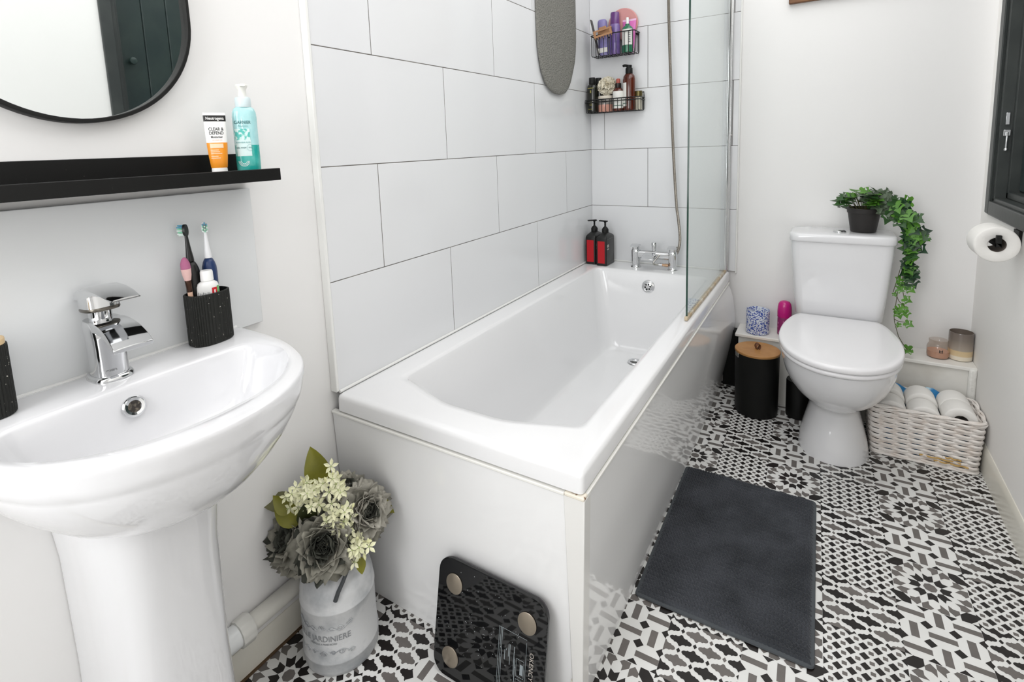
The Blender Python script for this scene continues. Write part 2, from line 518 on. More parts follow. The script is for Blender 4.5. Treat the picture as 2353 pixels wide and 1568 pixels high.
# ================================================================== BATH
def build_bath():
    r = root('bathtub', (.34, -.86, 0), 'white rectangular bathtub in the tiled corner behind the glass screen', 'bathtub')
    ox, oy = .34, -.86
    x0, x1, y0, y1, zr = .003, .677, -1.709, -.004, .544
    k = 6
    def P(pts, rad): return [(x - ox, y - oy) for x, y in roundpoly(pts, rad, k)]
    xm = (x0 + x1) / 2
    def outer(d, rad): return P([(x1 - d, y0 + d), (x1 - d, (y0 + y1) / 2), (x1 - d, y1 - d), (x0 + d, y1 - d), (x0 + d, (y0 + y1) / 2), (x0 + d, y0 + d), (x0 + .22, y0 + d), (x1 - .22, y0 + d)], [rad, .1, rad, rad, .1, rad, .1, .1])
    def inner(xa, xb, ya, yb, bow, rad, rf): return P([(xb, ya), (xb, (ya + yb) / 2), (xb, yb), (xa, yb), (xa, (ya + yb) / 2), (xa, ya), (lerp(xa, xb, .36), ya - bow), (lerp(xa, xb, .68), ya - bow)], [rad, .1, rf, rf, .1, rad, .2, .2])
    I0 = inner(.088, .612, -1.552, -.172, .062, .035, .05)
    I1 = inner(.093, .607, -1.545, -.178, .062, .04, .05)
    B = inner(.175, .525, -1.19, -.262, .05, .12, .09)
    rings = [ring(outer(.012, .008), .498), ring(outer(.0, .012), .501), ring(outer(0, .014), zr - .012), ring(outer(.002, .014), zr - .004), ring(outer(.008, .014), zr), ring(outer(.02, .014), zr)]
    # flat rim to inner lip
    rings += [ring(inner(.076, .624, -1.568, -.158, .062, .03, .045), zr), ring(I0, zr - .0015), ring(inner(.0905, .6095, -1.5485, -.175, .062, .035, .05), zr - .006), ring(I1, zr - .015)]
    prof = [(.10, .10), (.25, .28), (.40, .46), (.52, .62), (.62, .76), (.70, .86), (.78, .935), (.86, .975), (.93, .993), (1, 1)]
    zb = .165
    for t, h in prof:
        # sides drop steeply, then turn into the floor
        rings.append(lerpring(I1, B, t, lerp(zr - .015, zb, h)))
    C = inner(.26, .44, -1.0, -.34, .03, .08, .08)
    rings.append(lerpring(B, C, .5, zb - .003))
    rings.append(lerpring(B, C, 1, zb - .006))
    G().loft(rings, cap0=False, cap1=True).obj('tub', ACRYL, r, ang=60)
    G().tube([(.0035 - ox, -1.697 - oy, .5455), (.0035 - ox, -.003 - oy, .5455), (.66 - ox, -.003 - oy, .5455)], .0042, 8).obj('sealant', mat('clean_sealant', '#EEEEEC', .35), r)
    # overflow rose
    g = G().lathe([(0, .011), (.012, .0115), (.018, .0095), (.021, .007), (.0225, .0085), (.029, .006), (.0315, 0)], 36)
    M = Matrix.Translation((.352 - ox, -.1865 - oy, .478)) @ Matrix.Rotation(PI / 2 - .12, 4, 'X')
    g.xf(M)
    of = g.obj('overflow', CHROME, r, ang=40)
    g = G()
    for i in range(6):
        a = i * PI / 3 + .2
        g.lathe([(.0038, .0), (.0038, .0125), (0, .0125)], 12, (.012 * math.cos(a), .012 * math.sin(a), 0))
    g.xf(M).obj('overflow_hole', DARKHOLE, of)
    g = G().lathe([(.033, 0), (.031, .004), (.022, .003), (.019, -.002), (.019, -.004)], 32, (.335 - ox, -.335 - oy, .1625), cap0=False, cap1=False)
    dr = g.obj('drain', CHROME, r)
    G().lathe([(.0195, 0), (.0195, .0012), (0, .0016)], 24, (.335 - ox, -.335 - oy, .159)).obj('drain_grid', mat('drain_dark', '#4a4a48', .4, .6), dr)
    # panels
    g = G()
    zt = .4935
    prof = [(.6775, zt), (.6765, .42), (.6755, .33), (.6705, .24), (.666, .13), (.658, .04), (.655, .0)]
    far = [(.668, zt), (.692, .44), (.703, .36), (.706, .30), (.698, .24), (.677, .13), (.657, .04), (.651, 0)]
    def prof_at(t):
        out = []
        for i in range(14):
            z = zt * (1 - i / 13)
            def xa(pr):
                for (xa_, za), (xb_, zb_) in zip(pr, pr[1:]):
                    if zb_ <= z <= za + 1e-9: return lerp(xa_, xb_, (za - z) / (za - zb_))
                return pr[-1][0]
            s = t ** 6
            out.append((lerp(xa(prof), xa(far), s), z))
        return out
    rings = []
    for i in range(29):
        t = i / 28
        y = lerp(-1.694, -.012 - .0, t)
        p = prof_at(t)
        rings.append([(x - ox, y - oy, z) for x, z in p] + [(x - .012 - ox, y - oy, z) for x, z in p[::-1]])
    G().loft(rings).obj('side_panel', PANEL, r, ang=50)
    g = G()
    g.loft([[(WX + .003 - ox, -1.7085 - oy, zt), (.64 - ox, -1.7085 - oy, zt), (.64 - ox, -1.696 - oy, zt), (WX + .003 - ox, -1.696 - oy, zt)],
            [(WX + .003 - ox, -1.692 - oy, 0), (.645 - ox, -1.692 - oy, 0), (.645 - ox, -1.680 - oy, 0), (WX + .003 - ox, -1.680 - oy, 0)]])
    ep = g.obj('end_panel', PANEL, r, bevel=.001)
    g = G()
    g.box(WX + .004 - ox, .64 - ox, -1.7135 - oy, -1.698 - oy, .4905, .4968)
    g.obj('panel_edge', mat('panel_edge', '#F0EFEA', .3), ep, bevel=.0015)
    G().box(.664 - ox, .6815 - ox, -1.695 - oy, -.03 - oy, .4905, .4968).obj('panel_edge', MATS['panel_edge'], MATS and r, bevel=.0015)
    # corner strip
    g = G()
    for za, zb_, yo in ((.036, .4915, 0), (.0, .036, .006)):
        pa = [(.638, -1.7115 + yo), (.6815 - yo, -1.7115 + yo), (.6815 - yo, -1.680), (.6775 - yo, -1.680), (.6775 - yo, -1.7075 + yo), (.638, -1.7075 + yo)]
        k2 = len(g.v)
        g.prism([(x - ox, y - oy) for x, y in pa], za, zb_)
    for i, v in enumerate(g.v):
        x, y, z = v
        f = 1 - z / .4985
        g.v[i] = (x - (.0195 * f ** 1.5 if x + ox > .66 else -.004 * f), y + .016 * f, z)
    cs = g.obj('corner_strip', mat('corner_strip', '#ECEBE8', .22), r, bevel=.002)
    g = G().prism([(.6395 - ox, .075), (.652 - ox, .05), (.668 - ox, .038), (.6395 - ox, .036)], 0, .003)
    g.lathe([(.0045, .003), (.004, .0045), (.002, .0048), (.002, .0035)], 16, (.645 - ox, .058, 0))
    g.xf(Matrix.Translation((0, -1.6955 - oy, 0)) @ Matrix.Rotation(PI / 2, 4, 'X'))
    g.obj('clip', mat('yellowed_plastic', '#E6E0D4', .4), cs)
    g = G().box(.6405 - ox, .6815 - ox, -1.7135 - oy, -1.695 - oy, .4912, .4985)
    g.obj('rust_stain', mat('rusty_foam', '#EDE6D8', .7, noise=(70, '#7A4F26', .56, .66)), cs, bevel=.002)
build_bath()

# ------------------------------------------------------------------ glass screen
def build_screen():
    r = root('shower_screen', (.664, -.40, .545), 'clear glass shower screen standing on the bath rim, chrome post at the wall', 'shower screen')
    L = Vector((.6615 - .655, -.030 + .772, 0))
    a = math.atan2(L.y, L.x)
    M = Matrix.Translation((.655 - .664, -.772 + .40, 0)) @ Matrix.Rotation(a, 4, 'Z')
    n = L.length
    g = G().box(0, n, -.003, .003, .014, 1.42)
    gl = G()
    # two faces and a green edge, one pane
    gl.add([(0, -.003, .014), (n, -.003, .014), (n, -.003, 1.42), (0, -.003, 1.42), (0, .003, .014), (n, .003, .014), (n, .003, 1.42), (0, .003, 1.42)],
           [(0, 1, 2, 3), (7, 6, 5, 4)], 0)
    gl.add([(0, -.003, .014), (0, -.003, 1.42), (0, .003, 1.42), (0, .003, .014), (n, -.003, 1.42), (n, .003, 1.42)], [(0, 1, 2, 3), (1, 4, 5, 2)], 1)
    gl.xf(M).obj('pane', [sheet_glass('screen_glass', '#FBFEFD', .03), mat('glass_edge', '#123A2E', .12, spec=.7)], r, ang=None)
    G().box(-.012, n, -.006, .006, 0.0, .014).xf(M).obj('seal', SEALB, r, bevel=.003)
    g = G()
    g.box(n - .020, n + .004, -.007, .007, .008, 1.42)
    g.tube([(n - .02, 0, .01), (n - .02, 0, 1.42)], .0065, 12)
    g.xf(M).obj('hinge_post', CHROME, r, bevel=.002)
    g = G().box(n + .003, n + .028, -.011, .011, .004, 1.42)
    g.xf(M).obj('wall_channel', mat('satin_aluminium', '#CFD0D0', .25, 1), r, bevel=.002)
    G().lathe([(.005, 0), (.004, .003), (0, .0035)], 12).xf(M @ Matrix.Translation((n + .014, -.011, .62)) @ Matrix.Rotation(PI / 2, 4, 'X')).obj('screw_cap', CHROMED, r)
build_screen()

# ================================================================== BASIN WALL
# splash board on the wall behind the basin
o = G().box(WX, -.008, -2.62, -1.878, .788, 1.084).obj('splashback', BOARD, bevel=.0012)
tag(o, 'flat pale board on the wall behind the white basin', 'splashback')

def build_mirror():
    r = root('mirror', (WX, -2.162, 1.408), 'black framed round-ended mirror above the black ledge shelf', 'mirror')
    rad, h = .192, .42
    def pill(q, n=40):
        a = [(q * math.cos(t), h + q * math.sin(t)) for t in [i * PI / n for i in range(n + 1)]]
        return a + [(-q * math.cos(t), -q * math.sin(t)) for t in [i * PI / n for i in range(n + 1)]]
    # built in the (y, z) plane, out along x
    def R3(p, x): return [(x, y, z) for y, z in p]
    g = G().loft([R3(pill(rad), 0), R3(pill(rad), .022), R3(pill(rad - .001), .0235), R3(pill(rad - .006), .0235), R3(pill(rad - .007), .0225), R3(pill(rad - .007), .010)], cap0=True, cap1=False)
    g.obj('frame', BLACKM, r, ang=40)
    G().loft([R3(pill(rad - .0068), .009), R3(pill(rad - .0068), .012)]).obj('glass', MIRROR, r, ang=30)
build_mirror()

def build_ledge():
    r = root('ledge_shelf', (WX, -2.2, 1.10), 'black picture ledge shelf on the wall between mirror and basin', 'shelf')
    y0, y1 = -.42, .323
    G().box(.0, .012, y0, y1, 0, .0575).obj('back_rail', BLACKP, r, bevel=.0012)
    G().box(.012, .112, y0, y1, .002, .013).obj('board', BLACKP, r, bevel=.0008)
    G().box(.112, .122, y0, y1, .002, .026).obj('front_lip', BLACKP, r, bevel=.0012)
build_ledge()

def build_basin():
    r = root('basin', (0, -2.168, 0), 'white ceramic pedestal basin under the splash board', 'basin')
    hw = [(-.0078, .232), (.05, .231), (.1, .229), (.15, .224), (.19, .216), (.225, .205), (.258, .192), (.29, .172), (.318, .147), (.342, .115), (.36, .078), (.371, .04), (.375, 0)]
    half = spline([(x, y, 0) for x, y in hw], 4)
    def shape(sx, sy, x0=-.0078, nose=0):
        pts = [(x0 + (p.x + .0078) * sx, p.y * sy) for p in half]
        return pts + [(x, -y) for x, y in pts[::-1][1:]]
    N = len(shape(1, 1))
    zr = .796
    # inner bowl edge, sampled to the same count by arc length
    ih = [(.098, 0), (.1, .10), (.104, .17), (.118, .187), (.15, .196), (.19, .196), (.225, .184), (.258, .163), (.285, .135), (.307, .1), (.321, .055), (.326, 0)]
    ip = spline([(x, y, 0) for x, y in ih], 12)
    def resample(P, n):
        d = [0]
        for a, b in zip(P, P[1:]): d.append(d[-1] + (b - a).length)
        out = []
        for i in range(n):
            t = d[-1] * i / (n - 1)
            j = max(k for k in range(len(d)) if d[k] <= t + 1e-9)
            j = min(j, len(P) - 2)
            u = (t - d[j]) / max(d[j + 1] - d[j], 1e-9)
            out.append(P[j].lerp(P[j + 1], u))
        return out
    n2 = (N + 1) // 2
    ir = resample(ip, n2)
    inner = [(p.x, p.y) for p in ir]
    inner = inner + [(x, -y) for x, y in inner[::-1][1:]]
    # the outer outline starts at the wall on +y, the inner one at the middle of its back edge: rotate the outer to match
    full = resample([Vector((-.0078, 0, 0))] + half, n2)
    outer = [(p.x, p.y) for p in full]
    outer = outer + [(x, -y) for x, y in outer[::-1][1:]]
    outer, inner = outer[:-1], inner[:-1]
    n = len(outer)
    def sc(f, z, cx=.12, fx=None):
        fx = fx or f
        return [(max(-.0078, cx + (x - cx) * fx) if x > -.007 else -.0078, y * f, z) for x, y in outer]
    def mix(t, z):
        return [(lerp(a[0], b[0], t), lerp(a[1], b[1], t), z) for a, b in zip(outer, inner)]
    B = [(.185 + .055 * math.cos(PI + 2 * PI * i / n), .11 * -math.sin(PI + 2 * PI * i / n), 0) for i in range(n)]
    def bowl(t, z): return [(lerp(a[0], b[0], t), lerp(a[1], b[1], t), z) for a, b in zip(inner, B)]
    rings = []
    for f, fx, z in ((.34, .42, .612), (.44, .52, .615), (.56, .63, .63), (.68, .73, .652), (.79, .82, .68), (.87, .885, .706), (.925, .93, .730), (.945, .947, .742), (.952, .953, .748), (.966, .966, .752), (.980, .980, .765), (.992, .992, .782), (.998, .998, .789), (.995, .995, .794)):
        rings.append(sc(f, z, .1, fx))
    rings += [mix(.05, zr), mix(.14, zr + .0015), mix(.6, zr + .001), mix(.93, zr), mix(1, zr - .003)]
    for t, z in ((.05, .786), (.12, .768), (.22, .745), (.36, .72), (.54, .70), (.74, .689), (.92, .684), (1, .683)):
        rings.append(bowl(t, z))
    G().loft(rings, cap0=True, cap1=True).obj('bowl', CERAM, r, ang=60)
    G().tube([(-.006, -.228, zr - .0005), (-.006, .228, zr - .0005)], .0036, 8).obj('sealant', mat('clean_sealant', '#EEEEEC', .35), r)
    g = G().lathe([(.0, .0005), (.0105, .0005), (.012, .003), (.017, .004), (.0205, .002), (.0215, 0)], 32)
    M = Matrix.Translation((.1075, -.015, .759)) @ Matrix.Rotation(1.18, 4, 'Y') @ Matrix.Scale(.8, 4)
    g.xf(M)
    ov = g.obj('overflow_ring', CHROME, r, ang=40)
    G().lathe([(.0118, .0012), (0, .0014)], 24).xf(M).obj('overflow_hole', mat('overflow_grime', '#2A2520', .6, noise=(160, '#6E665A', .45, .6)), ov)
    # pedestal: a half column closed at the wall
    def ped(hx, hy, z, c=0.0):
        p = []
        for i in range(25):
            a = -PI / 2 + PI * i / 24
            x = hx * math.copysign(abs(math.cos(a)) ** .62, math.cos(a))
            p.append((.03 + x, c + hy * math.copysign(abs(math.sin(a)) ** .62, math.sin(a)), z))
        return [(WX + .002, c - hy, z)] + p + [(WX + .002, c + hy, z)]
    rr = []
    for z, hx, hy in ((0, .165, .1), (.02, .162, .099), (.1, .152, .094), (.3, .147, .091), (.5, .15, .094), (.6, .158, .103), (.68, .17, .112)):
        rr.append(ped(hx, hy, z, -.008))
    G().loft(rr).obj('pedestal', CERAM, r, ang=55)
build_basin()

def build_basin_tap():
    r = root('basin_tap', (.036, -2.184, .7965), 'chrome waterfall mixer tap on the back of the white basin', 'tap')
    n = 40
    def se(hx, hy, cx, z, p=.75):
        out = []
        for i in range(n):
            a = 2 * PI * i / n
            out.append((cx + hx * math.copysign(abs(math.cos(a)) ** p, math.cos(a)), hy * math.copysign(abs(math.sin(a)) ** p, math.sin(a)), z))
        return out
    G().loft([se(.036, .0295, 0, 0), se(.036, .0295, 0, .004), se(.034, .0275, 0, .008), se(.031, .0245, 0, .009)]).obj('base_flange', CHROME, r, ang=50)
    rings = [se(.0305, .0245, 0, .008), se(.030, .024, 0, .03), se(.0295, .0245, .001, .055), se(.030, .0255, .002, .072), se(.031, .0265, .002, .085), se(.0305, .026, .000, .093), se(.028, .0235, -.002, .099)]
    G().loft(rings).obj('body', CHROME, r, ang=60)
    # arched open spout
    g = G()
    path = [(-.004, .097), (.018, .1005), (.040, .0995), (.064, .094), (.086, .084), (.103, .071)]
    path = [(p.x, p.y) for p in spline([(x, z, 0) for x, z in path], 6)]
    top, bot = [], []
    rings = []
    for i, (x, z) in enumerate(path):
        t = i / (len(path) - 1)
        w = lerp(.0225, .0275, t)
        d = lerp(.022, .006, t ** .7)
        rings.append([(x, -w, z), (x, -w * .6, z + .001), (x, 0, z + .0015), (x, w * .6, z + .001), (x, w, z), (x - d * .3, w, z - d), (x - d * .3, 0, z - d - .0005), (x - d * .3, -w, z - d)])
    g.loft(rings).obj('spout', CHROME, r, ang=40, bevel=.001)
    # cartridge, ring and lever
    g = G().lathe([(.016, .088), (.0165, .112), (.018, .116)], 28, (-.006, 0, 0))
    g.obj('cartridge', CHROME, r)
    tilt = Matrix.Translation((-.004, 0, .121)) @ Matrix.Rotation(-.06, 4, 'Y')
    G().loft([se(.0285, .0245, 0, -.006), se(.0295, .0255, 0, -.003), se(.0285, .0245, 0, 0)]).xf(tilt).obj('collar', mat('collar_steel', '#6F6B64', .3, 1), r, ang=50)
    g = G()
    g.loft([se(.0285, .0245, -.0005, 0, .6), se(.028, .0242, -.0005, .010, .6), se(.0275, .0240, -.0005, .021, .55)])
    rings = []
    for x, hw, zt, zb in ((-.029, .0235, .024, .012), (-.02, .0245, .0285, .014), (0, .0245, .0335, .016), (.025, .0245, .0355, .0195), (.05, .0240, .0335, .0255), (.078, .0225, .0275, .0240), (.101, .0200, .0195, .0182)):
        rings.append([(x, -hw, zb), (x, -hw, zt - .003), (x, -hw * .8, zt), (x, 0, zt + .001), (x, hw * .8, zt), (x, hw, zt - .003), (x, hw, zb), (x, 0, zb)])
    g.loft(rings)
    g.xf(tilt).obj('lever', CHROME, r, ang=45)
    t = wrap(text_g('matira', .006), .0318, .019, -.25)
    t.obj('engraved_script', mat('engraving', '#8A8A8A', .5, .6), r, ang=None, merge=False)
build_basin_tap()

def ribbed_oval(hx, hy, h, ribs=44, rad=.0012, k=6, hollow=True, r0=1.0):
    n = ribs * k
    def ov(s, z, rib=True):
        out = []
        for i in range(n):
            a = 2 * PI * i / n
            e = rad * (abs(math.cos(a * ribs / 2)) - .5) if rib else -rad * .3
            x = math.copysign(abs(math.cos(a)) ** .8, math.cos(a))
            y = math.copysign(abs(math.sin(a)) ** .8, math.sin(a))
            out.append(((hx * s + e) * x, (hy * s + e) * y, z))
        return out
    rr = [ov(.9 * r0, 0, False), ov(.96 * r0, .0008, False), ov(.995 * r0, .003), ov(r0, .006), ov(1, h - .004), ov(1, h - .001), ov(.985, h, False)]
    if hollow: rr += [ov(.93, h, False), ov(.92, h - .002, False), ov(.90, .006, False)]
    return rr
SPECK = mat('speckled_black_resin', '#1C1D1A', .5, spec=.35, noise=(300, '#D8D4C8', .69, .71))

def build_toothbrush_things():
    cx, cy, z = .032, -2.012, .7965
    r = root('toothbrush_cup', (cx, cy, z), 'ribbed speckled black oval cup full of toothbrushes, right of the basin tap', 'cup', rot=(0, 0, .06))
    G().loft(ribbed_oval(.0285, .039, .1)).obj('cup', SPECK, r, ang=50)
    # electric toothbrushes
    def ebrush(loc, tilt, body, head, label, facing, strip):
        t = root('electric_toothbrush', loc, label, 'toothbrush', 'electric toothbrushes in the black cup', rot=tilt)
        n = 32
        def rib(rad, zz, rb=0): return [((rad + rb * math.cos(i * PI)) * math.cos(2 * PI * i / n), (rad + rb * math.cos(i * PI)) * math.sin(2 * PI * i / n), zz) for i in range(n)]
        G().loft([rib(.0100, 0), rib(.0115, .004), rib(.0118, .02, .0003), rib(.0122, .09, .0004), rib(.0127, .125, .0004), rib(.0122, .137, .0003), rib(.0102, .146), rib(.0075, .152), rib(.0055, .1535)]).obj('handle', body, t, ang=50)
        if strip:
            G().loft([[(.0131 * math.cos(a + d), .0131 * math.sin(a + d), zz) for a in (-.35, -.2, 0, .2, .35)] for zz, d in ((.03, -1.25), (.1, -1.2), (.128, -1.05))], False, False, close=False).obj('switch_strip', mat('grey_rubber', '#33343A', .5), t, ang=60, merge=False)
        g = G().lathe([(.0056, .1535), (.0068, .1545), (.0064, .162), (.0050, .174), (.0037, .190), (.0030, .199), (.0028, .204)], 20)
        k = len(g.v)
        # oval brush plate
        pl = [(.0062 * math.cos(a), .0115 * math.sin(a)) for a in [2 * PI * i / 24 for i in range(24)]]
        g.loft([[(x, -.0025,   .214 + y) for x, y in pl], [(x, .0022,   .214 + y) for x, y in pl]])
        g.xf(Matrix.Rotation(facing, 4, 'Z'), k)
        hd = g.obj('brush_head', head, t, ang=50)
        g = G()
        for i in range(-1, 2):
            for j in range(-3, 4):
                if abs(i) == 1 and abs(j) == 3: continue
                x, zz = i * .0034, .214 + j * .0031
                ln = .0095 + .0016 * ((i + j) % 2)
                g.lathe([(.00125, 0), (.0014, ln), (.0008, ln + .0004)], 6, mi=0 if j > 1 else (1 if (i + j) % 2 else 2))
                kk = len(g.v) - 18
                g.xf(Matrix.Translation((x, .0022, zz)) @ Matrix.Rotation(-PI / 2, 4, 'X'), kk)
        g.xf(Matrix.Rotation(facing, 4, 'Z')).obj('bristles', [mat('bristle_blue', '#5FA3C0', .5), mat('bristle_white', '#E4F2EC', .5), mat('bristle_green', '#8AD3AE', .5)], hd, ang=50)
        return t
    ebrush((cx - .0095, cy - .0115, z + .0075), (.035, -.02, -.0), mat('brush_black', '#1B1B1B', .35), mat('brush_black', '#1B1B1B', .35), 'all-black electric toothbrush with blue and white bristles, at the back of the cup', 2.13, False)
    ebrush((cx - .0085, cy + .0155, z + .0075), (-.005, -.02, 0), mat('brush_navy', '#263B66', .3), mat('brush_white', '#F0F1F3', .3), 'navy blue electric toothbrush with a white head, standing in the cup', -2.05, True)
    # toothpaste
    t = root('toothpaste_tube', (cx + .0105, cy - .002, z + .024), 'white toothpaste tube standing cap up in the black cup', 'toothpaste', rot=(.0, .0, 1.12))
    def el(hx, hy, zz, n=36): return [(hx * math.cos(2 * PI * i / n), hy * math.sin(2 * PI * i / n), zz) for i in range(n)]
    G().loft([el(.017, .001, 0), el(.0178, .003, .02), el(.0190, .0082, .06), el(.0185, .0125, .088), el(.0165, .014, .094), el(.011, .0115, .098), el(.008, .008, .0995)]).obj('tube', mat('tube_white', '#F2F2F0', .3), t, ang=50)
    G().lathe([(.0105, .099), (.0112, .100), (.0108, .116), (.0095, .119), (0, .1195)], 24).obj('cap', mat('cap_white', '#F4F4F2', .35), t)
    def patch(x0, x1, za, zb, name, m):
        g = G()
        rows = []
        for zz in (za, (za + zb) / 2, zb):
            row = []
            hx = lerp(.0195, .0185, (zz - .06) / .028)
            hy = lerp(.0082, .0125, (zz - .06) / .028)
            for q in range(9):
                x = lerp(x0, x1, q / 8)
                row.append((x, -hy * math.sqrt(max(0, 1 - (x / hx) ** 2)) - .0004, zz))
            rows.append(row)
        g.loft(rows, False, False, close=False)
        return g.obj(name, m, t, ang=60, merge=False)
    patch(.006, .0145, .062, .086, 'red_logo_panel', mat('tube_red', '#C8202C', .35))
    patch(.0145, .0182, .058, .088, 'green_panel', mat('tube_green', '#6FB36A', .35))
    tx = text_g('Colgate', .0052, bold=.00008)
    tx.v = [(y * -1 + .0103, -.0112 - .0016, .074 + x) for x, y, _ in tx.v]
    tx.obj('logo_writing', mat('tube_white', '#F2F2F0', .3), t, ang=None, merge=False)
    g = G()
    for q in range(8):
        x = -.0165 + q * .0026
        zt = .079 - .004 * ((q * 7) % 3) / 3
        hx, hy = .019, .012
        y = -hy * math.sqrt(1 - (x / hx) ** 2) - .0009
        g.box(x - .0004, x + .0004, y, y + .0002, .05, zt)
    g.obj('small_print', mat('print_grey', '#55585c', .5), t, ang=None)
    # make-up brush
    t = root('makeup_brush', (cx + .004, cy - .0265, z + .0075), 'pink bristled make-up brush leaning out of the black cup', 'brush', rot=(.055, .0, 0))
    G().lathe([(.002, 0), (.0032, .02), (.004, .07), (.0042, .1)], 16).obj('handle', mat('brush_handle', '#D9B49C', .35), t)
    G().lathe([(.0042, .1), (.0046, .101), (.0056, .122), (.0054, .123)], 16).obj('ferrule', mat('ferrule', '#4A352B', .25, .8), t)
    g = G().lathe([(.0054, .1225), (.0075, .133), (.0085, .145), (.0078, .155), (.005, .163), (.002, .1665), (0, .167)], 20)
    for i, f in enumerate(g.f):
        zz = sum(g.v[q][2] for q in f) / len(f)
        g.m[i] = 0 if zz < .142 else 1
    g.obj('bristles', [mat('bristle_pale', '#E0B9B4', .8, bump=(400, .6, .001)), mat('bristle_pink', '#B0688A', .8, bump=(400, .6, .001))], t)
    t = root('mascara_wand', (cx - .015, cy - .0265, z + .0075), 'thin black stick tip between make-up brush and black toothbrush', 'stick', rot=(.0, .0, 0))
    G().lathe([(.0022, 0), (.0022, .138), (.0016, .1415), (0, .142)], 12).obj('stick', BLACKM, t)
    # soap pump at the picture's edge
    r = root('soap_dispenser', (.040, -2.341, z), 'ribbed black pot with a pale wooden top, left end of the basin', 'dispenser', rot=(0, 0, -.2))
    G().loft(ribbed_oval(.027, .037, .104, hollow=False)).obj('pot', SPECK, r, ang=50)
    G().loft([[(x * .96, y * .96, .104 + zz) for x, y, _ in ribbed_oval(.027, .037, .1, rad=0)[3]] for zz in (0, .008)]).obj('wooden_top', mat('pale_bamboo', '#D9BD92', .5), r, ang=40, bevel=.001)
build_toothbrush_things()

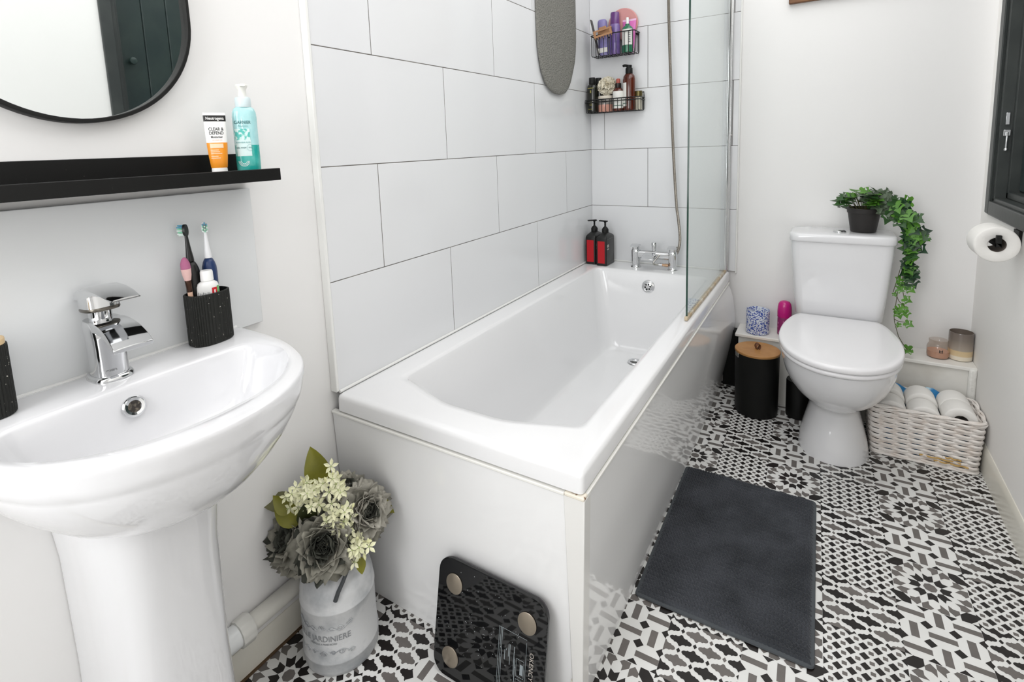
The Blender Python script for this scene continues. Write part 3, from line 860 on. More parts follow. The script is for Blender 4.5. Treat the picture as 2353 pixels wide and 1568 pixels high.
def build_shelf_bottles():
    zb = 1.1131
    # squeeze tube standing on its cap
    t = tube_root = root('moisturiser_tube', (.052, -1.972, zb), 'white and orange moisturiser tube standing on its cap on the black ledge', 'tube', rot=(0, 0, -.42))
    t.scale = (.8, .76, .97)
    n = 40
    def el(hx, hy, z): return [(hx * math.cos(2 * PI * i / n), hy * math.sin(2 * PI * i / n), z) for i in range(n)]
    # the flat crimp lies along the local y axis, the front faces +x
    secs = [(.012, .0165, .018), (.0135, .0185, .021), (.0138, .021, .04), (.0120, .0232, .066), (.0090, .0242, .09), (.0045, .0246, .112), (.0012, .0248, .1225), (.0012, .0248, .1265)]
    def at(z):
        for (a, b, c), (d, e, f) in zip(secs, secs[1:]):
            if c <= z <= f:
                u = (z - c) / (f - c)
                return lerp(a, d, u), lerp(b, e, u)
        return secs[-1][:2]
    def sect(z0, z1, name, m, off=0.0):
        zz = sorted(set([z0, z1] + [s[2] for s in secs if z0 < s[2] < z1]))
        return G().loft([el(at(z)[0] + off, at(z)[1] + off, z) for z in zz], True, True).obj(name, m, t, ang=50)
    TW = mat('tube_white', '#F2F2F0', .3)
    sect(.018, .0685, 'orange_band', mat('tube_orange', '#F39A2B', .3))
    sect(.0685, .1095, 'white_body', TW)
    sect(.1095, .1215, 'black_band', mat('tube_black', '#1A1A1A', .35))
    sect(.1215, .1265, 'crimp', TW)
    G().lathe([(.0155, 0), (.0165, .001), (.0168, .016), (.0163, .0195), (.012, .0196)], 36, sx=.8, sy=1.06).obj('cap', mat('cap_white', '#F4F4F2', .35), t)
    def front(g, z, h, off=.0007):
        # x of the flat writing runs along +y as seen from +x
        out = []
        for x, y, _ in g.v:
            a, b = at(z + y)
            yy = x
            out.append((a * math.sqrt(max(0, 1 - (yy / b) ** 2)) + off, yy, z + y))
        g.v = out
        return g
    INK = mat('ink_dark', '#2B2C2E', .5)
    for body, size, z, m, nm, bold in (('Neutrogena', .0082, .1153, TW, 'brand_writing', .0001), ('CLEAR &', .0086, .0945, INK, 'name_writing', .0001), ('DEFEND', .0086, .0868, INK, 'name_writing', .0001), ('Moisturiser', .0056, .0793, INK, 'kind_writing', .0001)):
        front(text_g(body, size, bold=bold), z, 0).obj(nm, m, t, ang=None, merge=False)
    front(text_g('with salicylic acid', .0032), .0735, 0).obj('small_print', mat('ink_orange', '#E09A62', .5), t, ang=None, merge=False)
    g = G()
    def strip(y0, y1, z0, z1):
        k = [(lerp(y0, y1, i / 10), z) for z in (z0, z1) for i in range(11)]
        o = len(g.v)
        for y, z in k:
            a, b = at(z)
            g.v.append((a * math.sqrt(max(0, 1 - (y / b) ** 2)) + .0006, y, z))
        for i in range(10):
            g.f.append((o + i, o + i + 1, o + 12 + i, o + 11 + i)); g.m.append(0)
    strip(-.0165, .0125, .058, .0665)
    for k2, (a, b) in enumerate(((-.0165, .001), (-.0165, .0035), (-.0165, .008), (-.0165, -.001), (-.0165, .0035))):
        strip(a, b, .0535 - k2 * .0034 - (.002 if k2 > 2 else 0), .0548 - k2 * .0034 - (.002 if k2 > 2 else 0))
    g.obj('print_panel', mat('print_peach', '#FBD6B4', .4), t, ang=None, merge=False)

    # pump bottle with blue-green liquid
    t = root('pump_bottle', (.052, -1.912, zb), 'translucent turquoise pump bottle of face wash on the black ledge end', 'bottle', rot=(0, 0, -.42))
    t.scale = (.82, .80, .985)
    def oval(hx, hy, z): return [(hx * math.copysign(abs(math.cos(2 * PI * i / n)) ** .85, math.cos(2 * PI * i / n)), hy * math.copysign(abs(math.sin(2 * PI * i / n)) ** .85, math.sin(2 * PI * i / n)), z) for i in range(n)]
    CL = mat('bottle_aqua', '#B4DFE1', .12, noise=(30, '#98D3D6', .4, .7), coat=.4)
    LQ = mat('gel_teal', '#2BA79E', .12, noise=(26, '#58BFB6', .45, .65), coat=.4)
    prof = [(.0165, .0245, 0), (.0185, .0272, .003), (.0190, .0278, .03), (.0188, .0278, .085), (.0188, .0278, .118), (.0182, .0268, .127), (.0165, .0235, .134), (.0145, .0185, .1375)]
    G().loft([oval(*p) for p in prof[:3]] + [oval(.0188, .0278, .062)]).obj('gel_filled_body', LQ, t, ang=50)
    G().loft([oval(.0188, .0278, .062)] + [oval(*p) for p in prof[3:]]).obj('clear_body', CL, t, ang=50)
    COLR = mat('pump_collar', '#D3E2E5', .3)
    G().lathe([(.0175, .137), (.0182, .1385), (.0182, .154), (.0165, .1565), (.011, .158)], 32).obj('collar', COLR, t)
    PW = mat('pump_white', '#EFEFE9', .35)
    g = G().lathe([(.0095, .157), (.0095, .172), (.0135, .1775), (.0138, .1805), (.012, .182), (0, .182)], 28)
    g.box(-.002, .024, -.0055, .0055, .1765, .1815)
    g.obj('pump_head', PW, t, ang=40, bevel=.0008)
    def frontb(g, z, off=.0008):
        out = []
        for x, y, _ in g.v:
            q = min(1, abs(x) / .0278)
            out.append((.0188 * max(0, 1 - q ** 2.3) ** (1 / 2.3) + off, x, z + y))
        g.v = out
        return g
    def patchb(y0, y1, z0, z1, off):
        g = G()
        for z in (z0, z1):
            g.v += [(lerp(y0, y1, i / 12), z, 0) for i in range(13)]
        g.f = [(i, i + 1, 14 + i, 13 + i) for i in range(12)]
        g.m = [0] * 12
        return frontb(g, 0, off)
    patchb(-.0265, .007, .040, .072, .0005).obj('label', mat('label_pale', '#D5EBEA', .4), t, ang=None, merge=False)
    patchb(-.0265, .006, .072, .094, .0006).obj('label_picture', mat('label_leaf', '#58BDB4', .4, noise=(120, '#D5EEEA', .45, .55)), t, ang=None, merge=False)
    for body, size, x, z, m in (('GARNIER', .0088, -.008, .1065, 'ink_teal'), ('PureActive', .0048, -.008, .0995, 'ink_teal2'), ('AHA+BHA ALOE', .0042, -.010, .067, 'ink_teal2'), ('GEL WASH', .0042, -.015, .0565, 'ink_teal'), ('97%', .0038, .0035, .0565, 'ink_teal')):
        g = text_g(body, size, bold=.00006)
        g.v = [(a + x, b, c) for a, b, c in g.v]
        frontb(g, z, .0011).obj('writing', mat(m, '#3A6F72' if m == 'ink_teal' else '#7FB2B3', .5), t, ang=None, merge=False)
    g = G()
    for k in range(28):
        a, b = 2 * PI * k / 28, 2 * PI * (k + 1) / 28
        g.add([(.0035 + q * math.cos(c), q * math.sin(c), 0) for c in (a, b) for q in (.0062, .0067)], [(0, 1, 3, 2)])
    frontb(g, .0565, .0011).obj('ring_mark', mat('ink_teal2', '#7FB2B3', .5), t, ang=None, merge=False)
    g = G()
    for q in (.0055, .0085, .0108):
        for k in range(14):
            a, b = PI + PI * k / 14, PI + PI * (k + 1) / 14
            g.add([(-.012 + w * math.cos(c), w * .9 * math.sin(c), 0) for c in (a, b) for w in (q, q + .0012)], [(0, 1, 3, 2)])
    frontb(g, .030, .0009).obj('leaf_ring_print', mat('label_pale', '#D5EBEA', .4), t, ang=None, merge=False)
build_shelf_bottles()

# ------------------------------------------------------------------ waste pipe beside the pedestal
def build_pipe():
    r = root('waste_pipe', (.0005, -1.98, .128), 'off-white plastic waste pipe with screw nut along the left skirting', 'pipe')
    G().tube([(0, -.086, 0), (0, .27, .004)], .0195, 24).obj('pipe', PVC, r)
    n = 40
    g = G()
    rr = []
    for y, q in ((-.035, .0245), (-.034, .028), (-.008, .0295), (-.004, .0275), (-.003, .0225)):
        rr.append([((q + (.0012 if (i // 2) % 2 else 0) * (1 if q > .027 else 0)) * math.cos(2 * PI * i / n), y, (q + (.0012 if (i // 2) % 2 else 0) * (1 if q > .027 else 0)) * math.sin(2 * PI * i / n)) for i in range(n)])
    g.loft(rr).obj('screw_nut', mat('pvc_nut', '#DAD9D4', .35), r, ang=30)
    G().tube([(0, -.086, 0), (0, -.033, 0)], .0245, 24).obj('elbow', mat('pvc_white', '#E6E8E8', .3), r)
    g = G().box(WX - .008 + .0005, .0, .20, .215, -.026, .026)
    g.obj('wall_clip', PVC, r, bevel=.002)
build_pipe()

# ================================================================== TOILET CORNER
TX = 1.098
def build_toilet():
    r = root('toilet', (TX, -.40, 0), 'white close-coupled toilet with lid down by the back wall', 'toilet')
    oy = -.40
    n = 48
    def egg(hx, yf, yb, z, p=.82):
        """front y, back y; the front half is rounder than the back"""
        out = []
        ym = yb + (yf - yb) * .52
        for i in range(n):
            a = 2 * PI * i / n
            c, s = math.cos(a), math.sin(a)
            q = p if s > 0 else .95
            x = hx * math.copysign(abs(c) ** q, c)
            y = ym + ((yb - ym) if s > 0 else (ym - yf)) * math.copysign(abs(s) ** q, s)
            out.append((x, y - oy, z))
        return out
    prof = [(.112, -.508, -.215, 0), (.111, -.507, -.215, .012), (.105, -.500, -.21, .05), (.090, -.480, -.205, .105), (.077, -.463, -.20, .155), (.076, -.470, -.195, .178), (.086, -.505, -.19, .195), (.108, -.552, -.18, .222),
            (.130, -.598, -.17, .252), (.150, -.636, -.16, .288), (.165, -.664, -.15, .325), (.173, -.680, -.14, .362), (.176, -.688, -.13, .388), (.177, -.69, -.13, .396), (.172, -.684, -.135, .4)]
    G().loft([egg(*p) for p in prof]).obj('pan', CERAM, r, ang=60)
    G().loft([ring(rrect(.10, .085, .03, 5, 0, -.125 - oy), .33), ring(rrect(.135, .095, .03, 5, 0, -.122 - oy), .395), ring(rrect(.137, .097, .03, 5, 0, -.12 - oy), .428)]).obj('cistern_platform', CERAM, r, ang=50, bevel=.004)
    hw = [(-.178, .118), (-.183, .132), (-.22, .152), (-.28, .168), (-.35, .180), (-.43, .185), (-.5, .181), (-.56, .168), (-.61, .147), (-.65, .119), (-.682, .083), (-.70, .045), (-.706, 0)]
    half = [(p.x, p.y) for p in spline([(h, y, 0) for y, h in hw], 4)]
    out = half + [(-x, y) for x, y in half[::-1][1:]]
    cyy = -.43
    def o(s, z, dy=0): return [(x * s, (cyy + (y - cyy) * s) - oy, z) for x, y in out]
    G().loft([o(.955, .400), o(.975, .402), o(.985, .408), o(.98, .4155), o(.965, .417)]).obj('seat', SEATM, r, ang=60)
    G().loft([o(.965, .4185), o(.99, .4195), o(1.0, .424), o(1.0, .433), o(.992, .438), o(.97, .4405), o(.9, .442), o(.6, .4435), o(.2, .444)]).obj('lid', SEATM, r, ang=60)
    g = G()
    for sx in (-1, 1):
        g.lathe([(.011, .428), (.011, .446), (.009, .448), (0, .448)], 18, (sx * .075, -.158 - oy + .0, 0))
    # (hinges hide behind the lid)
    g = G()
    def cs(hx, yf, z, rad=.03): return ring(rrect(hx, (-.008 - yf) / 2, rad, 6, 0, (yf - .008) / 2 - oy), z)
    g.loft([cs(.143, -.172, .43, .03), cs(.147, -.178, .434, .032), cs(.152, -.183, .5, .032), cs(.161, -.188, .6, .032), cs(.168, -.191, .68, .032), cs(.171, -.192, .737, .032)])
    ci = g.obj('cistern', CERAM, r, ang=60)
    g = G().loft([cs(.170, -.194, .735, .033), cs(.1755, -.199, .7375, .036), cs(.1765, -.2, .742, .036), cs(.1765, -.2, .758, .036), cs(.1745, -.198, .7655, .036), cs(.168, -.19, .7695, .034), cs(.12, -.15, .7705, .03)])
    cl = g.obj('cistern_lid', CERAM, r, ang=60)
    G().lathe([(.0225, .769), (.0225, .7735), (.020, .7752), (.0205, .7755), (.018, .778), (.010, .7795), (0, .78)], 30, (-.006, -.125 - oy, 0)).obj('flush_button', CHROME, cl, ang=40)
    for sx in (-1, 1):
        g = G().lathe([(.007, -.004), (.0065, .003), (.003, .005), (0, .0052)], 14, (0, 0, 0))
        g.xf(Matrix.Translation((sx * .101, -.38 - oy, .035)) @ Matrix.Rotation(sx * PI / 2, 4, 'Y'))
        g.obj('floor_screw_cap', WHITEP, r)
build_toilet()

def build_plant():
    px, py, pz = TX + .072, -.09, .7715
    r = root('ivy_plant', (px, py, pz), 'trailing green ivy plant in a black plastic pot on the toilet cistern', 'plant')
    G().lathe([(.041, 0), (.0425, .002), (.0535, .074), (.056, .075), (.058, .0925), (.057, .094), (.053, .094), (.051, .08), (0, .08)], 36).obj('pot', mat('pot_black_plastic', '#262322', .5), r, ang=40)
    G().lathe([(.0515, .0795), (.03, .083), (0, .084)], 24).obj('soil', mat('soil', '#211A14', .95, bump=(150, .8, .004)), r)
    rr = random.Random(11)
    leaf2d = [(0, -.02), (.16, -.20), (.36, -.26), (.56, -.10), (.44, .12), (.62, .26), (.72, .52), (.42, .54), (.26, .70), (.12, .94), (0, 1.15)]
    leaf2d = leaf2d + [(-x, y) for x, y in leaf2d[::-1][1:-1]]
    cols = [mat('ivy_deep', '#274A1F', .42, noise=(60, '#35602A', .4, .7)), mat('ivy_fresh', '#4B7F27', .42, noise=(60, '#5E9233', .4, .7)), mat('ivy_dusty', '#4E5F49', .5, noise=(60, '#5F6E58', .4, .7)), mat('ivy_dark', '#17361E', .4, noise=(60, '#22452A', .4, .7))]
    g = G()
    def leaf(p, d, nrm, size, mi):
        d, nrm = Vector(d).normalized(), Vector(nrm)
        nrm = (nrm - d * nrm.dot(d)).normalized()
        s = d.cross(nrm)
        vs = []
        fold = rr.uniform(.12, .4)
        curl = rr.uniform(-.25, .3)
        for x, y in leaf2d:
            q = Vector(p) + s * x * size + d * (y - .1) * size + nrm * (abs(x) * fold - curl * y * y * .5) * size
            vs.append(q)
        c0 = Vector(p) + d * (.05) * size
        c1 = Vector(p) + d * (.45) * size - nrm * curl * .15 * size
        k = len(vs)
        vs += [c0, c1]
        m = len(leaf2d)
        fs = []
        for i in range(m):
            j = (i + 1) % m
            ya_, yb_ = leaf2d[i][1], leaf2d[j][1]
            fs.append((i, j, k if (ya_ + yb_) / 2 < .2 else k + 1))
        # close the gap between the two hubs
        fs += [(4, k + 1, k), (m - 4, k, k + 1)]
        g.add(vs, fs, mi)
    st = G()
    # leafy dome over the pot, leaning left and forward
    for i in range(34):
        a = rr.uniform(0, 2 * PI)
        q = rr.uniform(.0, 1) ** .6
        x, y = q * .062 * math.cos(a) - .012, q * .045 * math.sin(a) - .012
        z = .098 + .05 * (1 - q * q) + rr.uniform(-.008, .018)
        d = Vector((math.cos(a) * 1.0 - .15, math.sin(a) - .35, rr.uniform(-.25, .25)))
        leaf((x, y, z), d, (rr.uniform(-.3, .3), rr.uniform(-.6, -.1), 1), rr.uniform(.036, .048), rr.choice((0, 0, 1, 1, 2)))
        st.tube([(x * .3, y * .3, .075), (x * .8, y * .8, z - .012), (x, y, z)], .0011, 5)
    # a side shoot and the trailing curtain to the right
    path = spline([(.01, -.01, .12), (.055, -.02, .125), (.095, -.03, .105), (.128, -.035, .07), (.140, -.04, .0), (.142, -.04, -.06), (.140, -.035, -.12), (.134, -.03, -.18)], 8)
    L = len(path)
    for i in range(96):
        t = rr.uniform(0, 1) ** .85
        p = path[min(L - 1, int(t * (L - 1)))].copy()
        sp = lerp(.040, .026, t)
        p += Vector((rr.gauss(0, .5) * sp, rr.uniform(-1, .3) * sp * .8, rr.gauss(0, .5) * sp))
        if p.z < .055: p.x = max(p.x, .142 if p.z < .03 else .128)
        if p.z < .055 and p.x < .12: p.z = .06
        if t < .25 and rr.random() < .6: mi = 2
        else: mi = rr.choice((0, 0, 1, 1, 3, 3))
        leaf(p, (rr.uniform(-.8, .9), rr.uniform(-.5, .1), rr.uniform(-1, .25)), (rr.uniform(-.4, .5), -1, rr.uniform(.1, .9)), lerp(rr.uniform(.036, .050), rr.uniform(.024, .034), t), mi)
    for off in (-.004, .004, .012):
        st.tube([p + Vector((off, off * .5, 0)) for p in path[::3]] + [path[-1] + Vector((off, 0, 0))], .0013, 5)
    # loose lower strands
    strands = [[(.126, -.03, -.14), (.118, -.035, -.21), (.114, -.035, -.27), (.112, -.035, -.33), (.128, -.035, -.395)],
               [(.128, -.03, -.15), (.130, -.035, -.20), (.138, -.035, -.245)],
               [(.110, -.03, -.22), (.122, -.04, -.255), (.138, -.04, -.27), (.142, -.04, -.29)],
               [(.112, -.03, -.33), (.126, -.04, -.335), (.146, -.04, -.335)],
               [(.128, -.035, -.395), (.145, -.04, -.425), (.158, -.045, -.44)],
               [(.128, -.025, -.10), (.116, -.03, -.16), (.104, -.03, -.225)]]
    ends = [(.118, -.21, .017, 1), (.148, -.20, .022, 1), (.140, -.245, .02, 1), (.138, -.275, .021, 1), (.143, -.295, .02, 1), (.122, -.30, .022, 1), (.120, -.285, .02, 1), (.150, -.338, .020, 1), (.126, -.345, .013, 1), (.158, -.432, .022, 1), (.166, -.445, .016, 1), (.106, -.228, .011, 1), (.124, -.19, .02, 1), (.155, -.17, .028, 3), (.160, -.145, .026, 3), (.122, -.17, .02, 1)]
    for q in strands: st.tube(spline(q, 5), .0012, 5)
    for x, z, sz, mi in ends:
        leaf((x, -.04, z), (rr.uniform(-.3, .7), -.1, rr.uniform(-1, -.1)), (rr.uniform(-.4, .4), -1, .3), sz * 1.25, mi)
    g.obj('foliage', cols, r, ang=70, merge=False)
    st.obj('stem', mat('ivy_stem', '#4A4A22', .6), r)
build_plant()

def build_ledge_things():
    zt = .2955
    # blue speckled candle
    r = root('candle_jar', (.806, -.078, zt), 'blue speckled glass candle jar on the ledge beside the bath panel', 'candle')
    sp = mat('speckled_blue_glass', '#3C55AA', .12, noise=(170, '#DDE4F0', .46, .5), coat=.5)
    G().lathe([(.043, 0), (.0465, .003), (.0475, .01), (.0475, .102), (.0470, .104), (.0455, .104), (.0445, .1), (.0445, .074)], 40, cap1=False).obj('jar', sp, r, ang=40)
    G().lathe([(.0444, .01), (.0444, .076), (.03, .0755), (0, .075)], 32).obj('wax', mat('wax_cream', '#D8D2BE', .5, noise=(30, '#8C8568', .55, .7)), r)
    g = G().tube([(0.004, 0, .074), (.004, .001, .084)], .001, 6)
    g.obj('wick', DARKHOLE, r)
    # roll-on deodorant
    r = root('deodorant', (.908, -.058, zt), 'magenta capped roll-on deodorant on the ledge behind the toilet seat', 'deodorant')
    G().lathe([(.024, 0), (.0262, .003), (.0265, .03), (.0265, .079), (.0262, .08)], 32).obj('bottle', mat('deo_label', '#8C2A63', .35, noise=(70, '#C26A9A', .58, .63)), r, ang=40)
    G().lathe([(.0272, .080), (.0282, .082), (.0282, .105), (.0272, .124), (.0245, .1385), (.019, .147), (.010, .151), (0, .152)], 32).obj('cap', mat('deo_magenta', '#C30B7C', .25, coat=.4), r, ang=40)
    # pink wax jar
    r = root('candle_jar', (1.428, -.062, zt), 'small clear glass jar of pink wax on the ledge, left of the smoky jar', 'candle')
    cg = sheet_glass('jar_glass', '#EFE9E4', .06)
    G().lathe([(.026, 0), (.0325, .002), (.0345, .010), (.0345, .040), (.031, .050), (.0275, .055), (.0285, .058), (.0295, .062), (.0295, .068), (.028, .069)], 36, cap1=False).obj('jar', cg, r, ang=40)
    G().lathe([(.031, .003), (.0332, .01), (.0332, .026), (.02, .0245), (0, .024)], 32).obj('wax', mat('wax_pink', '#D9AE98', .5), r)
    g = G()
    for a0, a1, z0, z1 in ((-1.62, -1.30, .032, .034), (-1.62, -1.56, .026, .038), (-1.36, -1.30, .026, .038), (-1.5, -1.42, .026, .030)):
        g.loft([[(.0348 * math.cos(lerp(a0, a1, i / 5)), .0348 * math.sin(lerp(a0, a1, i / 5)), z) for i in range(6)] for z in (z0, z1)], False, False, close=False)
    g.obj('printed_mark', mat('print_black', '#2A2A28', .5), r, ang=None, merge=False)
    # smoky jar
    r = root('candle_jar', (1.494, -.050, zt), 'smoky grey-brown glass candle jar in the ledge corner by the right wall', 'candle')
    m = mat('smoky_glass', '#8C7A6A', .15, coat=.5)
    N, Lk = m.node_tree.nodes, m.node_tree.links
    tc, sx, rp = N.new('ShaderNodeTexCoord'), N.new('ShaderNodeSeparateXYZ'), N.new('ShaderNodeValToRGB')
    Lk.new(tc.outputs['Generated'], sx.inputs[0])
    Lk.new(sx.outputs['Z'], rp.inputs[0])
    Lk.new(rp.outputs[0], N['Principled BSDF'].inputs['Base Color'])
    e = rp.color_ramp.elements
    e[0].position, e[0].color = .0, lin('#E4D9C4')
    e[1].position, e[1].color = 1.0, lin('#6F645C')
    for p, c in ((.16, '#E6DCCB'), (.19, '#D8C19A'), (.36, '#D5BC93'), (.39, '#A99D90'), (.75, '#7E736A')):
        x = e.new(p)
        x.color = lin(c)
    g = G().lathe([(.032, 0), (.036, .003), (.0365, .01), (.0365, .104), (.0358, .106), (.0345, .106), (.034, .1), (.034, .045), (0, .044)], 40)
    g.obj('jar', m, r, ang=40)
build_ledge_things()

def build_bins():
    r = root('pedal_bin', (.822, -.222, 0), 'black round bin with a bamboo lid and leather tab, beside the toilet', 'bin')
    G().lathe([(.079, 0), (.082, .003), (.083, .02), (.0845, .255), (.0845, .262), (.081, .262)], 48).obj('bucket', mat('bin_black', '#0A0A09', .45, spec=.3), r, ang=40)
    li = G().lathe([(.078, .2622), (.086, .2625), (.0868, .264), (.0868, .271), (.0855, .2725), (0, .2727)], 48).obj('lid', BAMBOO, r, ang=40)
    g = G()
    pts = spline([(-.004, 0, .2715), (-.009, .0, .285), (-.004, 0, .2955), (.002, 0, .2975), (.009, 0, .293), (.0105, 0, .282), (.005, 0, .2715)], 4)
    g.loft([[(p.x + dx, y, p.z + dz) for p, (dx, dz) in zip(pts, [(0, 0)] * len(pts))] for y in (-.0095, .0095)], False, False, close=False)
    o = g.obj('pull_tab', LEATHER, li, ang=60, rot=(0, 0, .5))
    md = o.modifiers.new('s', 'SOLIDIFY')
    md.thickness = .0025
    g = G().box(-.0865, -.080, -.014, .014, .243, .2625)
    g.xf(Matrix.Rotation(.55, 4, 'Z')).obj('hinge', CHROMED, r, bevel=.002)
    r = root('toilet_brush_holder', (.978, -.186, 0), 'plain black cylinder holder half hidden behind the toilet bowl', 'brush holder')
    G().lathe([(.045, 0), (.047, .002), (.048, .15), (.046, .156), (.015, .157), (0, .157)], 36).obj('canister', mat('bin_black', '#0A0A09', .45, spec=.3), r, ang=40)
build_bins()

def build_roll(name, loc, label, group, rad=.054, ln=.1, rot=(0, 0, 0), core=.0205):
    r = root(name, loc, label, 'toilet roll', group, rot)
    n = 48
    paper = mat('tissue_paper', '#EDEBE7', .9, bump=(130, .25, .002))
    def c(q, y): return [(q * math.cos(2 * PI * i / n), y, q * math.sin(2 * PI * i / n)) for i in range(n)]
    h = ln / 2
    G().loft([c(core, -h + .002), c(core + .002, -h), c(rad - .004, -h), c(rad - .001, -h + .002), c(rad, -h + .006), c(rad, h - .006), c(rad - .001, h - .002), c(rad - .004, h), c(core + .002, h), c(core, h - .002)], False, False).obj('paper', paper, r, ang=50)
    G().loft([c(core, -h + .001), c(core, h - .001)], False, False).obj('cardboard_core', mat('core_card', '#8A8078', .9), r, ang=60, merge=False)
    return r

def build_basket():
    x0, x1, y0, y1 = 1.216, 1.512, -.352, -.158
    cx, cy = (x0 + x1) / 2, (y0 + y1) / 2
    r = root('wicker_basket', (cx, cy, 0), 'white painted wicker basket of toilet rolls in the corner by the toilet', 'basket')
    W = mat('white_wicker', '#EFEAE5', .55, noise=(30, '#DDD2C9', .45, .7), bump=(200, .3, .001))
    H = .184
    def sect(z):
        s = 1 + .07 * z / H
        return (x1 - x0) / 2 * s, (y1 - y0) / 2 * (1 + .05 * z / H)
    per = []
    hx, hy = sect(0)
    def outline(z, n=144):
        hx, hy = sect(z)
        base = rrect(hx, hy, .022, 9)
        # even spacing round the outline
        P = [Vector((x, y)) for x, y in base] + [Vector(base[0])]
        d = [0]
        for a, b in zip(P, P[1:]): d.append(d[-1] + (b - a).length)
        out = []
        j = 0
        for i in range(n):
            t = d[-1] * i / n
            while d[j + 1] < t: j += 1
            u = (t - d[j]) / (d[j + 1] - d[j])
            p = P[j].lerp(P[j + 1], u)
            q = (P[j + 1] - P[j]).normalized()
            out.append((p, Vector((q.y, -q.x))))
        return out
    n = 144
    ns = 24
    g = G()
    rows = 17
    rw = random.Random(3)
    for k in range(rows):
        z = .012 + (H - .026) * k / (rows - 1)
        pts = []
        for i, (p, nn) in enumerate(outline(z, n)):
            ph = math.sin(PI * (i * ns / n + k) )
            off = -.0035 + .0042 * math.sin(2 * PI * (i * ns / n) / 2 + PI * k)
            pts.append((p.x + nn.x * off, p.y + nn.y * off, z + rw.uniform(-.0006, .0006) + .0008 * math.cos(2 * PI * i * ns / n / 2 + PI * k)))
        g.tube(pts, .0054, 6, closed=True)
    g.obj('woven_side', W, r)
    g = G()
    a, b = outline(0, ns), outline(H, ns)
    for (p, nn), (q, mm) in zip(a, b):
        g.tube([(p.x - nn.x * .0035, p.y - nn.y * .0035, .004), (q.x - mm.x * .0035, q.y - mm.y * .0035, H)], .0026, 6)
    g.obj('stakes', W, r)
    g = G()
    for z, off, tw in ((H - .004, 0, 0), (H + .002, .001, 2.1), (H + .001, -.004, 4.2)):
        pts = []
        for i, (p, nn) in enumerate(outline(z, n)):
            w_ = 2 * PI * i / 12 + tw
            pts.append((p.x + nn.x * (off + .0022 * math.cos(w_)), p.y + nn.y * (off + .0022 * math.cos(w_)), z + .0022 * math.sin(w_)))
        g.tube(pts, .0038, 6, closed=True)
    g.obj('braided_rim', W, r)
    g = G()
    for tw in (0, 2.1, 4.2):
        pts = []
        for i, (p, nn) in enumerate(outline(.006, n)):
            w_ = 2 * PI * i / 12 + tw
            pts.append((p.x + nn.x * (.0022 * math.cos(w_)), p.y + nn.y * (.0022 * math.cos(w_)), .006 + .0018 * math.sin(w_)))
        g.tube(pts, .0036, 6, closed=True)
    g.loft([ring(rrect(hx - .006, hy - .006, .02), .004), ring(rrect(hx - .006, hy - .006, .02), .008)])
    g.obj('base', W, r)
    # bare cane showing at the lower front
    g = G()
    for k, (za, xa, xb) in enumerate(((.0335, -.01, .1), (.0235, .03, .12), (.0435, .05, .1))):
        pts = []
        for i in range(14):
            x = lerp(xa, xb, i / 13)
            pts.append((x, -hy * (1 + .05 * za / H) - .0025 + .003 * math.sin(i * 1.3), za))
        g.tube(pts, .0030, 6)
    g.obj('bare_cane', mat('bare_cane', '#C9A566', .6), r)
    # blue wrapped pack under and behind the rolls
    t = tag(G().loft([ring(rrect(.122, .072, .03, 5), .0), ring(rrect(.126, .074, .03, 5), .02), ring(rrect(.126, .074, .03, 5), .08), ring(rrect(.122, .07, .03, 5), .094)]).obj('plastic_pack', mat('blue_film', '#2E7FB8', .2, noise=(25, '#BFDDEB', .5, .6), bump=(50, .6, .006)), ang=50, loc=(cx, cy, .009)), 'blue plastic wrapped pack underneath the rolls in the wicker basket', 'packet')
    g = G()
    rw = random.Random(5)
    rr = []
    for z, d in ((.0, .004), (.030, .006), (.062, .004), (.078, .001)):
        rr.append([(x * .12, (d if s > 0 else -d) + .004 * math.sin(x * 9 + z * 60), z + (.012 * math.sin(x * 7) if z > .07 else 0)) for s, xs in ((1, [i / 12 * 2 - 1 for i in range(13)]), (-1, [1 - i / 12 * 2 for i in range(13)])) for x in xs])
    o = G().loft(rr).obj('plastic_wrapper', MATS['blue_film'], ang=60, loc=(cx, y1 - .0225, .125))
    tag(o, 'crumpled blue plastic wrapper poking up behind the toilet rolls', 'wrapper')
    zc = .1045 + .0515
    names = (('left', 'nearest the toilet bowl'), ('middle', 'in the middle of the row'), ('right', 'with its core hole showing at the basket front'))
    first = None
    data = []
    for i, x in enumerate((-.094, .0005, .095)):
        for j, y in enumerate((-.0445, .0365)):
            if j == 0: lb = ('white toilet roll at the basket front, nearest the toilet bowl', 'white toilet roll at the basket front, middle of three', 'white toilet roll at the basket front with its dark core hole showing')[i]
            else: lb = ('white toilet roll at the basket back, half hidden behind the toilet bowl', 'white toilet roll at the basket back, middle of three', 'white toilet roll at the basket back, nearest the right wall')[i]
            data.append((x, y, lb))
    for k, (x, y, lb) in enumerate(data):
        loc = (cx + x, cy + y, zc + (.018 if x > .05 and y < 0 else .004 if x > .05 else 0) + (0 if y < 0 else .014))
        if first is None:
            first = build_roll('toilet_roll', loc, lb, 'toilet rolls in the wicker basket', .0466, .078)
        else:
            c = first.copy()
            COL.objects.link(c)
            c.location = loc
            c['label'] = lb
            for ch in first.children:
                d = ch.copy()
                COL.objects.link(d)
                d.parent = c
build_basket()

